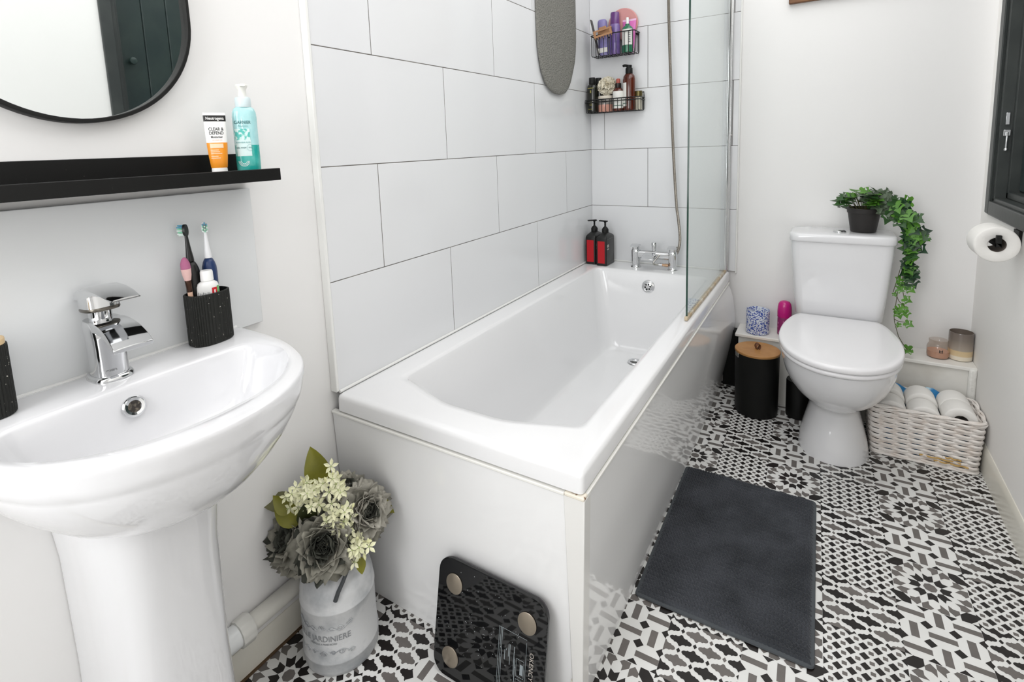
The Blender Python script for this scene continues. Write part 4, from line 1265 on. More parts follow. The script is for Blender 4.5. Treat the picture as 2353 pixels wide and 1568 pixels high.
def build_roll_holder():
    build_roll('toilet_roll', (1.464, -.500, .822), 'white toilet roll hanging on the black holder under the dark window', None, .0515, .098)
    r = root('toilet_roll_holder', (RX, -.438, .84), 'black wall bracket with a turned-up arm holding the single toilet roll', 'holder')
    ox, oy, oz = RX, -.438, .84
    g = G().box(-.008, 0, -.040, .0125, -.03, .014)
    g.obj('wall_plate', BLACKM, r, bevel=.001)
    g = G()
    g.box(-.068, -.006, -.006, .006, -.022, -.010)
    g.box(-.074, -.062, -.128, .006, -.022, -.010)
    g.box(-.074, -.062, -.128, -.116, -.022, .012)
    g.obj('arm', BLACKM, r, bevel=.0012)
build_roll_holder()

def build_picture():
    r = root('picture_frame', (1.16, .012, 1.692), 'brown wooden picture frame high on the back wall, mostly out of sight', 'picture')
    g = G()
    w, h, b = .56, .42, .035
    for a in ((-w / 2, w / 2, 0, b), (-w / 2, w / 2, h - b, h)): g.box(a[0], a[1], -.022, 0, a[2], a[3])
    for x in (-w / 2, w / 2 - b): g.box(x, x + b, -.022, 0, b, h - b)
    g.obj('frame', WOODF, r, bevel=.003)
    G().box(-w / 2 + b, w / 2 - b, -.008, -.003, b, h - b).obj('print', mat('plain_print', '#CFC8BC', .6), r)
build_picture()

# ------------------------------------------------------------------ bath mat on the floor
def build_mat():
    nx, ny = 300, 456
    g = G()
    hx, hy = .1935, .298
    rw = random.Random(9)
    vs = []
    for j in range(ny + 1):
        for i in range(nx + 1):
            u, v = i / nx, j / ny
            x, y = lerp(-hx, hx, u), lerp(-hy, hy, v)
            bx, by = x / .0088, y / .0074 + .12 * math.sin(x * 40)
            off = .5 if int(math.floor(by)) % 2 else 0
            e = min(u, 1 - u) * 2 * hx
            f = min(v, 1 - v) * 2 * hy
            edge = min(1, min(e, f) / .010)
            bob = abs(math.sin(PI * (bx + off))) ** .6 * abs(math.sin(PI * by)) ** .6 * (1 + .35 * math.sin(math.floor(bx + off) * 12.9 + math.floor(by) * 78.2))
            patch = math.sin(x * 31 + 2) * math.sin(y * 23 + x * 9)
            z = .0050 + edge * (.0035 + .0088 * bob + .0010 * patch)
            vs.append((x, y, z))
    fs = [(j * (nx + 1) + i, j * (nx + 1) + i + 1, (j + 1) * (nx + 1) + i + 1, (j + 1) * (nx + 1) + i) for j in range(ny) for i in range(nx)]
    g.add(vs, fs)
    r = root('bath_mat', (.8585, -1.063, 0), 'dark grey chenille bath mat on the patterned floor beside the bath', 'mat', rot=(0, 0, .012))
    g.obj('pile', mat('mat_charcoal', '#43464C', .95, noise=(9, '#303338', .38, .66), sheen=.15), r, ang=None, merge=False)
    for p in r.children[0].data.polygons: p.use_smooth = True
    G().loft([ring(rrect(hx + .003, hy + .003, .012), .0003), ring(rrect(hx + .005, hy + .005, .012), .003), ring(rrect(hx + .004, hy + .004, .012), .0065), ring(rrect(hx - .004, hy - .004, .01), .0075)]).obj('hem', mat('mat_hem', '#4A4E52', .85, bump=(300, .5, .001)), r, ang=50)
build_mat()

# ================================================================== OVER THE BATH
def build_hanging_mat():
    r = root('foam_bath_mat', (.0, -.385, 1.372), 'long grey textured foam bath mat hanging on the tiled wall above the bath', 'mat')
    # outline in (y, z), rounded end at the bottom
    pts = [(0.0, 0), (.055, .012), (.105, .050), (.140, .105), (.172, .17), (.190, .26), (.193, .4), (.192, .62), (.19, .80), (.17, .87), (.12, .905), (0, .915),
           (-.12, .905), (-.17, .87), (-.19, .80), (-.192, .62), (-.194, .4), (-.193, .26), (-.188, .17), (-.165, .09), (-.125, .035), (-.065, .006)]
    c = spline([(y, z, 0) for y, z in pts] + [(pts[0][0], pts[0][1], 0)], 5)[:-1]
    def o(s, x): return [(x + .006 * math.sin(max(0, .3 - p.y) * 3), p.x * s, .45 + (p.y - .45) * (1 - (1 - s) * .42)) for p in c]
    foam = mat('grey_foam', '#84837D', .85)
    N, L = foam.node_tree.nodes, foam.node_tree.links
    tc = N.new('ShaderNodeTexCoord')
    vo = N.new('ShaderNodeTexVoronoi')
    vo.inputs['Scale'].default_value = 150
    bp = N.new('ShaderNodeBump')
    bp.inputs['Strength'].default_value = 1
    bp.inputs['Distance'].default_value = .004
    L.new(tc.outputs['Object'], vo.inputs['Vector'])
    L.new(vo.outputs['Distance'], bp.inputs['Height'])
    L.new(bp.outputs['Normal'], N['Principled BSDF'].inputs['Normal'])
    G().loft([o(.985, .001), o(1, .003), o(1, .009), o(.985, .0115), o(.9, .012), o(.5, .012)]).obj('foam_pad', foam, r, ang=50)
    g = G().lathe([(.012, 0), (.012, .004), (.006, .006), (.006, .022), (.010, .024), (0, .025)], 18).xf(Matrix.Translation((0, 0, .885)) @ Matrix.Rotation(PI / 2, 4, 'Y'))
    g.obj('hook', CHROME, r)
build_hanging_mat()

WIRE = mat('black_wire', '#171717', .4)
def build_caddy(loc, w, d, h, label, hb=None, rails=(1.0,), nfront=11):
    """wire basket on the back wall: origin at the left end of its foot, against the tiles"""
    r = root('wire_caddy', loc, label, 'caddy', 'black wire caddies on the back tiles')
    hb = hb or h
    # rails
    g = G()
    for f in rails:
        z = h * f
        pts = [(x + w / 2, y - d / 2, z) for x, y in rrect(w / 2, d / 2 - .003, .012, 5)]
        g.tube(pts, .0026, 8, closed=True)
    if hb > h: g.tube([(0.004, -.006, h), (.004, -.006, hb), (w - .004, -.006, hb), (w - .004, -.006, h)], .0022, 8)
    g.obj('rail', WIRE, r)
    g = G()
    for i in range(nfront):
        x = .008 + (w - .016) * i / (nfront - 1)
        g.tube([(x, -d + .003, h), (x, -d + .003, .006), (x, -d + .006, .001), (x, -.008, .001), (x, -.005, .006), (x, -.005, h)], .0016, 6)
    for i in range(3):
        y = -.02 - (d - .04) * i / 2
        g.tube([(.0, y, h), (.0, y, .006), (.004, y, .0005), (w - .004, y, .0005), (w, y, .006), (w, y, h)], .0013, 6)
    g.obj('wire_grid', WIRE, r)
    for x in (.012, w - .012): G().lathe([(.006, 0), (.006, .012), (0, .013)], 14).xf(Matrix.Translation((x, 0, h - .004)) @ Matrix.Rotation(PI / 2, 4, 'X')).obj('wall_pad', BLACKM, r)
    return r
build_caddy((.040, -.001, 1.568), .218, .094, .098, 'upper black wire caddy on the back tiles, holding purple bottles')
build_caddy((-.0 + .006, -.001, 1.300), .276, .092, .062, 'lower black wire caddy on the back tiles, holding brown bottles', hb=.088, rails=(1.0, .82), nfront=14)

def bottle(name, loc, label, cat, parts, rot=(0, 0, 0), group=None):
    """parts: (name, profile, material, sx, sy)"""
    r = root(name, loc, label, cat, group, rot)
    for nm, prof, m, sx, sy in parts: G().lathe(prof, 32, sx=sx, sy=sy).obj(nm, m, r, ang=40)
    return r

def build_upper_things():
    z = 1.5705
    PUR = mat('purple_plastic', '#7F78B0', .18, noise=(25, '#9C96C6', .4, .7), coat=.4)
    PURD = mat('purple_clear', '#6A5698', .15, noise=(25, '#8A70AC', .4, .7), coat=.5)
    PURC = mat('purple_cap', '#8C84B8', .3)
    r = bottle('shampoo_bottle', (.096, -.052, z + .003), 'lilac bottle at the left of the upper caddy, behind the hair claw', 'bottle',
               [('bottle', [(.024, 0), (.027, .004), (.0285, .05), (.027, .11), (.0255, .118)], PUR, .92, .66), ('cap', [(.0255, .118), (.026, .120), (.0255, .155), (.0235, .164), (.019, .169), (0, .170)], PURC, .92, .70)], rot=(0, -.06, 0))
    G().box(-.022, .024, -.0195, -.0188, .012, .034).obj('label', mat('label_white', '#ECEBE6', .4), r)
    r = bottle('shampoo_bottle', (.150, -.050, z), 'tall deep purple see-through bottle in the middle of the upper caddy', 'bottle',
               [('bottle', [(.023, 0), (.026, .004), (.0265, .06), (.025, .13), (.0225, .142)], PURD, .98, .8), ('cap', [(.0225, .142), (.0228, .146), (.0218, .190), (.020, .197), (0, .198)], mat('plum_cap', '#6A3F80', .2, coat=.4), .98, .8)])
    # pink round brush behind
    r = root('bath_brush', (.178, -.0095, 1.715), 'round pink bath scrubber standing at the back of the upper caddy', 'scrubber')
    G().lathe([(.070, 0), (.0735, .003), (.0735, .009), (.070, .012), (0, .0125)], 48).xf(Matrix.Rotation(PI / 2, 4, 'X')).obj('pad', mat('dusty_pink', '#D79A98', .6), r, ang=40)
    G().box(-.034, -.014, -.009, -.003, -.138, -.055).obj('handle', mat('dusty_pink', '#D79A98', .6), r, bevel=.003)
    # pink tube
    t = root('pink_tube', (.216, -.035, z), 'bright pink squeeze tube behind the green bottle in the upper caddy', 'tube')
    n = 32
    def el(hx, hy, zz): return [(hx * math.cos(2 * PI * i / n), hy * math.sin(2 * PI * i / n), zz) for i in range(n)]
    G().loft([el(.022, .014, .022), el(.029, .010, .09), el(.0325, .003, .145), el(.0325, .001, .150)]).obj('tube', mat('tube_pink', '#DD76BE', .3), t, ang=50)
    G().loft([el(.0328, .0012, .1495), el(.0328, .0012, .158)]).obj('crimp', mat('tube_pale_pink', '#F1C6E4', .3), t, ang=50)
    G().lathe([(.02, 0), (.021, .002), (.021, .022), (0, .0225)], 24, sy=.75).obj('cap', mat('tube_pale_pink', '#F1C6E4', .3), t)
    # green bottle with white label and pump
    GR = mat('green_plastic', '#2F7355', .2, coat=.4)
    r = bottle('lotion_bottle', (.216, -.064, z), 'green bottle with a white label and white tip, right end of the upper caddy', 'bottle',
               [('bottle', [(.022, 0), (.0255, .003), (.026, .008), (.026, .102), (.0245, .112), (.018, .120), (.0105, .125), (.0105, .131)], GR, 1, .86), ('nozzle', [(.0065, .131), (.0068, .158), (.0055, .161), (0, .1615)], mat('cap_white', '#F4F4F2', .35), 1, 1)])
    g = G().loft([[(.0265 * math.cos(a), .0265 * .86 * math.sin(a), zz) for a in [lerp(-2.45, -.35, i / 12) for i in range(13)]] for zz in (.034, .106)], False, False, close=False)
    g.obj('label', mat('label_white', '#ECEBE6', .4), r, ang=60, merge=False)
    g = G()
    for k in range(7): g.loft([[(.0268 * math.cos(a), .0268 * .86 * math.sin(a), zz) for a in [lerp(-1.15, -.75, i / 4) for i in range(5)]] for zz in (.045 + k * .008, .048 + k * .008)], False, False, close=False)
    g.obj('print', mat('print_grey', '#55585c', .5), r, ang=None, merge=False)
    # brown hair claw hung over the rail
    r = root('hair_claw', (.108, -.100, 1.668), 'tan brown hair claw clipped over the front rail of the upper caddy', 'hair clip', rot=(0, -.16, 0))
    BR = mat('tan_claw', '#B78A66', .35)
    g = G()
    for x0_, x1_, z0_, z1_ in ((-.046, .046, .014, .022), (-.046, .046, -.012, -.003), (-.046, -.034, -.003, .014), (.034, .046, -.003, .014)):
        g.box(x0_, x1_, -.004, .0, z0_, z1_)
    for i in range(7):
        x = -.040 + i * .0133
        g.tube([(x, -.002, -.010), (x, .0015, -.0165), (x, .004, -.019)], .0022, 6)
    g.obj('front_jaw', BR, r, bevel=.0012)
    g = G().box(-.020, .018, .006, .010, .016, .034)
    g.box(-.030, .03, .016, .02, -.004, .020)
    g.obj('finger_tab', BR, r, bevel=.002)
    # thin dark comb at the left
    r = root('comb', (.078, -.072, z + .004), 'thin dark grey comb leaning out at the left end of the upper caddy', 'comb', rot=(0, -.225, 0))
    G().box(-.003, .001, -.012, .012, .003, .175).obj('comb', mat('comb_grey', '#4B4744', .45), r, bevel=.001)
build_upper_things()

def build_lower_things():
    z = 1.3025
    BK = mat('black_bottle', '#15160F', .22, coat=.3)
    GD = mat('olive_print', '#8E8748', .4)
    def blk(loc, label, front, sy=.72):
        r = bottle('body_wash_bottle', loc, label, 'bottle', [('bottle', [(.023, 0), (.0255, .003), (.026, .01), (.026, .115), (.024, .128), (.018, .137), (.0145, .139)], BK, 1, sy), ('cap', [(.0152, .139), (.0158, .141), (.0155, .168), (.014, .1705), (0, .171)], BLACKM, 1, .9)], group='black bottles in the lower caddy')
        if front:
            g = G()
            for z0, z1, a0, a1 in ((.117, .120, -2.3, -1.0), (.095, .108, -1.75, -1.5)):
                g.loft([[(.0264 * math.cos(a), .0264 * .72 * math.sin(a), zz) for a in [lerp(a0, a1, i / 6) for i in range(7)]] for zz in (z0, z1)], False, False, close=False)
            g.obj('upper_print', GD, r, ang=None, merge=False)
            g = G()
            for z0, z1, a0, a1 in ((.040, .043, -1.9, -1.3), (.0345, .0375, -1.9, -1.3), (.047, .053, -1.85, -1.45), (.015, .018, -2.2, -1.3)):
                g.loft([[(.0264 * math.cos(a), .0264 * .72 * math.sin(a), zz) for a in [lerp(a0, a1, i / 6) for i in range(7)]] for zz in (z0, z1)], False, False, close=False)
            g.obj('lower_print', GD, r, ang=None, merge=False)
    blk((.0355, -.0645, z), 'black bottle with olive print at the left front of the lower caddy', True)
    blk((.0535, -.0262, z), 'plain black bottle squeezed behind the printed black one in the lower caddy', False, .62)
    # net puff
    r = root('bath_puff', (.106, -.046, 1.428), 'cream net bath puff on top of the pink jar in the lower caddy', 'puff')
    rw = random.Random(21)
    g = G()
    for k in range(46):
        a, b = rw.uniform(0, 2 * PI), rw.uniform(-1, 1)
        s = math.sqrt(1 - b * b)
        c = Vector((s * math.cos(a), s * math.sin(a), b)) 
        t = c.orthogonal().normalized()
        q = c.cross(t)
        sz = rw.uniform(.013, .019)
        rings = []
        for u in range(4):
            f = u / 3
            rings.append([c * (.014 + .019 * f) + (t * math.cos(2 * PI * i / 14) + q * math.sin(2 * PI * i / 14)) * sz * (.2 + .8 * f) * (1 + .22 * math.sin(i * 2.7 + k)) for i in range(14)])
        g.loft([[ (p.x * 1.3, p.y * .8, p.z * 1.22) for p in rg] for rg in rings], False, False)
    g.obj('net', mat('cream_net', '#F1EBDA', .8, noise=(60, '#E4DBC4', .4, .7)), r, ang=None, merge=False)
    for p in r.children[0].data.polygons: p.use_smooth = True
    # pink jar
    bottle('scrub_jar', (.098, -.046, z), 'squat clear jar half full of pink scrub in the lower caddy', 'jar',
           [('pink_filling', [(.033, 0), (.0355, .003), (.036, .035)], mat('scrub_pink', '#D59C8B', .3, coat=.3), 1, 1), ('clear_wall', [(.036, .035), (.036, .060), (.034, .063)], mat('jar_grey', '#8E8983', .2, coat=.3), 1, 1), ('lid', [(.0365, .063), (.037, .064), (.037, .076), (.035, .0775), (0, .078)], mat('lid_cream', '#E3DACB', .35), 1, 1)])
    AMB = mat('amber_brown', '#4A1E12', .12, noise=(18, '#61281A', .4, .7), coat=.5)
    LW = mat('label_white', '#ECEBE6', .4)
    def lab(r, rad, sy, a0, a1, z0, z1):
        G().loft([[(rad * math.cos(a), rad * sy * math.sin(a), zz) for a in [lerp(a0, a1, i / 12) for i in range(13)]] for zz in (z0, z1)], False, False, close=False).obj('label', LW, r, ang=60, merge=False)
        G().loft([[((rad + .0003) * math.cos(a), (rad + .0003) * sy * math.sin(a), zz) for a in [lerp(a0, a1, i / 12) for i in range(13)]] for zz in (z0 + .012, z0 + .015)], False, False, close=False).obj('label_line', mat('label_green', '#3F6B5C', .4), r, ang=60, merge=False)
    r = bottle('serum_bottle', (.167, -.058, z), 'small brown bottle with a white label and coppery red top in the lower caddy', 'bottle',
               [('bottle', [(.023, 0), (.026, .003), (.0265, .008), (.0265, .09), (.024, .101), (.016, .108), (.0135, .110)], AMB, 1, .9), ('collar', [(.0142, .110), (.0145, .111), (.0145, .131), (.0135, .132)], mat('collar_dark', '#1E1512', .35), 1, 1), ('top', [(.0095, .132), (.010, .150), (.007, .1535), (0, .154)], mat('copper_red', '#B0594D', .4), 1, 1)])
    lab(r, .0270, .9, -2.7, -.2, .012, .094)
    r = bottle('lotion_bottle', (.219, -.052, z), 'tall brown pump bottle with black head, tallest in the lower caddy', 'bottle',
               [('bottle', [(.026, 0), (.029, .003), (.0295, .01), (.0295, .145), (.027, .160), (.020, .170), (.0165, .172)], AMB, 1, .85), ('collar', [(.0165, .172), (.0168, .174), (.0165, .197), (.015, .199)], BLACKM, 1, 1)])
    lab(r, .0300, .85, -2.9, -1.75, .020, .130)
    g = G().lathe([(.0125, .199), (.013, .203), (.013, .212), (0, .2125)], 20)
    pts = [(.012, 0, .206), (-.006, 0, .209), (-.022, 0, .2125), (-.030, 0, .209)]
    g.tube(spline(pts, 4), [.0062] * 12 + [.0045], 10)
    g.obj('pump_head', BLACKM, r, ang=40)
    bottle('tin', (.2615, -.038, z), 'narrow olive gold tin at the right end of the lower caddy', 'tin',
           [('tin', [(.0155, 0), (.016, .001), (.016, .064), (.0155, .0645)], mat('pale_tin', '#D6D0BE', .35), 1, 1), ('lid', [(.0165, .0645), (.017, .065), (.017, .088), (.0155, .0895), (0, .09)], mat('olive_gold', '#6A5F3A', .3, .6), 1, 1)])
build_lower_things()

def build_pump_pair():
    BK = mat('dispenser_black', '#191918', .35)
    RD = mat('dispenser_red', '#B9121F', .35)
    def one(loc, label, turn, rz):
        r = root('pump_dispenser', loc, label, 'dispenser', 'square black pump dispensers on the bath rim', rot=(0, 0, rz))
        hx, hy, h = .0272, .054, .146
        G().loft([ring(rrect(hx - .002, hy - .002, .006), 0), ring(rrect(hx, hy, .007), .002), ring(rrect(hx, hy, .007), h - .012), ring(rrect(hx - .0015, hy - .002, .007), h - .003), ring(rrect(hx - .006, hy - .010, .008), h + .004), ring(rrect(.016, .02, .012), h + .014), ring(rrect(.0142, .0142, .0141), h + .016)]).obj('bottle', BK, r, ang=45)
        G().box(-.0185, .0185, -hy - .0006, -hy, .013, h - .022).obj('red_panel', RD, r)
        g = G()
        for y0, y1, z0, z1 in ((-.046, .046, .014, .0148), (-.046, .046, .132, .1328), (-.046, -.0452, .014, .1328), (.0452, .046, .014, .1328)): g.box(hx, hx + .0004, y0, y1, z0, z1)
        g.obj('line_frame', mat('label_line_grey', '#777773', .5), r)
        g = G().box(hx, hx + .0005, -.042, -.022, .092, .106)
        g.box(hx, hx + .0005, -.042, -.020, .080, .086)
        g.obj('printed_mark', mat('print_silver', '#B5AEA6', .4), r)
        g = G().lathe([(.0165, h + .012), (.0168, h + .030), (.0155, h + .033), (.011, h + .040), (.0075, h + .043), (.0045, h + .046), (.0045, h + .064), (.0085, h + .070)], 24)
        k = len(g.v)
        g.box(-.007, .007, -.012, .034, h + .069, h + .075)
        g.xf(Matrix.Rotation(turn, 4, 'Z'), k)
        g.obj('pump', BLACKM, r, ang=40, bevel=.0012)
    one((.106, -.0905, .5445), 'right-hand square black pump dispenser with red panel, nearer the bath tap', 1.35, -.03)
    one((.043, -.077, .5445), 'left-hand square black pump dispenser with red panel, in the tiled corner', .9 + PI * .45, -.03)
build_pump_pair()

def build_bath_tap():
    r = root('bath_mixer_tap', (.350, -.088, .5445), 'chrome bath mixer tap on the rim under the shower hose', 'tap')
    def se(hx, hy, cx, cy, z, p=.7, n=28): return [(cx + hx * math.copysign(abs(math.cos(2 * PI * i / n)) ** p, math.cos(2 * PI * i / n)), cy + hy * math.copysign(abs(math.sin(2 * PI * i / n)) ** p, math.sin(2 * PI * i / n)), z) for i in range(n)]
    for sx in (-1, 1):
        c = sx * .088
        G().loft([se(.0245, .0245, c, 0, 0, 1), se(.0245, .0245, c, 0, .003, 1), se(.022, .022, c, 0, .006, 1), se(.0185, .0195, c, 0, .0065), se(.0185, .0195, c, 0, .04), se(.0195, .0205, c, 0, .07), se(.0195, .0205, c, 0, .083), se(.018, .019, c, 0, .086)]).obj('pillar', CHROME, r, ang=45)
        h = G().loft([se(.0155, .0165, c, 0, .084), se(.016, .017, c, 0, .102), se(.018, .018, c, 0, .108)])
        rr = []
        for y, zt, zb in ((.018, .110, .102), (.0, .1145, .106), (-.02, .1125, .107), (-.036, .1045, .1025)):
            rr.append([(c - .0185, y, zb), (c - .0185, y, zt - .0015), (c, y, zt), (c + .0185, y, zt - .0015), (c + .0185, y, zb)])
        h.loft(rr)
        h.obj('handle', CHROME, r, ang=45)
    g = G()
    rr = []
    for x in (-.09, -.06, -.02, .02, .06, .09):
        rr.append([(x, .0165 * math.copysign(abs(math.cos(a)) ** .7, math.cos(a)), .066 + .0205 * math.copysign(abs(math.sin(a)) ** .7, math.sin(a))) for a in [2 * PI * i / 20 for i in range(20)]])
    g.loft(rr)
    g.obj('bridge', CHROME, r, ang=50)
    rr = []
    for y, z, w, d in ((.0, .076, .026, .016), (-.03, .077, .027, .014), (-.055, .070, .028, .010), (-.078, .058, .029, .006)):
        rr.append([(-w - .012, y, z - d), (-w - .012, y, z), (-.012, y, z + .002), (w - .012, y, z), (w - .012, y, z - d), (-.012, y, z - d)])
    G().loft(rr).obj('spout', CHROME, r, ang=40, bevel=.001)
    G().lathe([(.0085, .075), (.0085, .09), (.0105, .092), (.0105, .108), (.0115, .109), (.0115, .124), (.010, .126), (0, .126)], 22, (.0, .0, 0)).obj('diverter_knob', CHROME, r, ang=40)
    g = G().tube(spline([(.03, -.018, .070), (.018, -.03, .052), (.008, -.036, .036), (.012, -.034, .026), (.03, -.026, .025)], 6), .0042, 10)
    g.obj('link_pipe', CHROMED, r)
    g = G()
    for x0, x1, q, mi in ((.024, .036, .0062, 0), (.036, .047, .0085, 0), (.047, .058, .0066, 1), (.058, .074, .0078, 1)):
        g.lathe([(q, 0), (q, x1 - x0), (0, x1 - x0)], 16, mi=mi)
        g.xf(Matrix.Translation((x0, -.024, .025)) @ Matrix.Rotation(PI / 2, 4, 'Y'), len(g.v) - 48)
    g.obj('coupling', [CHROME, BRASS], r, ang=40)
    pts = spline([(.0925, .030, .066), (.104, .031, .085), (.112, .032, .12), (.112, .033, .17), (.104, .034, .24), (.094, .035, .32), (.078, .036, .57), (.066, .036, .85), (.056, .036, 1.12), (.050, .036, 1.34), (.046, .02, 1.50)], 6)
    g = G()
    d = 0
    dense = []
    for a, b in zip(pts, pts[1:]):
        m = max(1, int((b - a).length / .0016))
        for i in range(m): dense.append(a.lerp(b, i / m))
    rs = [.0066 + .0006 * (1 if i % 2 else -1) for i in range(len(dense))]
    g.tube(dense, rs, 10)
    g.obj('hose', mat('steel_hose', '#A59E95', .28, .9), r, ang=60)
    G().tube([(.0945, .014, .062), (.0925, .034, .07)], .0095, 14).obj('hose_nut', CHROME, r)
    G().lathe([(.012, 1.49), (.014, 1.56), (.04, 1.60), (.045, 1.62), (0, 1.625)], 24, (.046, .012, 0)).obj('shower_head', CHROME, r)
build_bath_tap()

# ================================================================== FLOOR BY THE BATH END
CANX, CANY = .108, -1.832
def build_can():
    r = root('milk_can_planter', (CANX, CANY, 0), 'whitewashed metal milk can planter with raised French script on the floor', 'planter')
    Z = mat('whitewashed_zinc', '#CFD0D1', .62, metal=.0, noise=(17, '#9EA2A6', .46, .74), bump=(60, .45, .002))
    prof = [(.076, .004), (.080, 0), (.0825, .003), (.0845, .012), (.084, .030), (.0855, .0325), (.0855, .0355), (.0835, .038), (.0828, .1), (.0825, .150), (.084, .1525), (.084, .1555), (.0820, .158), (.0812, .178), (.078, .193), (.070, .206), (.056, .214), (.0505, .219), (.0495, .224), (.052, .229), (.050, .2295), (.0475, .224), (.048, .2), (.07, .18), (.07, .02), (0, .015)]
    G().lathe(prof, 64).obj('body', Z, r, ang=50)
    RAISE = mat('raised_zinc', '#BDBFC1', .5, noise=(30, '#8F9296', .4, .7))
    a0 = -PI / 2 + .42
    rad = .0840
    for body, size, z, x0 in (('BELLE JARDINIERE', .0195, .096, -.006), ('FABRIQUE A PARIS NORD', .0062, .0835, .0)):
        g = text_g(body, size, bold=.0001)
        g.v = [(x * .88 + x0, y, c) for x, y, c in g.v]
        wrap(g, rad, z, a0).obj('raised_writing', mat('script_shadow', '#8B8E91', .6), r, ang=None, merge=False)
    # scrolls above and below
    g = G()
    def curl(cx, cz, s, f, m):
        pts = []
        for i in range(16):
            t = i / 15
            q = .0085 * (1 - .75 * t) * s
            a = PI + t * 2.4 * PI
            pts.append((cx + f * (q * math.cos(a)), cz + m * q * math.sin(a)))
        return pts
    def put(pts, th=.0009):
        P = [Vector((rad * math.cos(a0 + x / rad), rad * math.sin(a0 + x / rad), z)) for x, z in pts]
        g.tube(P, th, 5)
    for m, zc in ((1, .117), (-1, .066)):
        for f in (-1, 1):
            put([(f * (.012 + .058 * t), zc + m * (.004 * math.sin(t * 9) + .008 * t * t)) for t in [i / 20 for i in range(21)]])
            put(curl(f * .022, zc + m * .004, .7, f, m)); put(curl(f * .040, zc + m * .003, .8, -f, -m)); put(curl(f * .062, zc + m * .010, .9, f, m))
        for k in range(5):
            a = PI / 2 + (k - 2) * .5
            put([(0, zc), (.005 * math.cos(a), zc + m * .006 * math.sin(a)), (.010 * math.cos(a), zc + m * .012 * math.sin(a))], .0013)
    g.obj('raised_scroll', RAISE, r, ang=60)
    DK = mat('dark_zinc', '#4A4D50', .45, .5)
    # pail strap seen in front of the shoulder
    a = -PI / 2 + .98
    c, s = math.cos(a), math.sin(a)
    g = G().tube([((x) * c - d * s, (x) * s + d * c, z) for x, z, d in ((.0835, .187, -.012), (.081, .204, -.004), (.077, .222, .008), (.072, .238, .018))], [.0048, .0045, .0042, .004], 8)
    g.obj('strap', DK, r)
build_can()

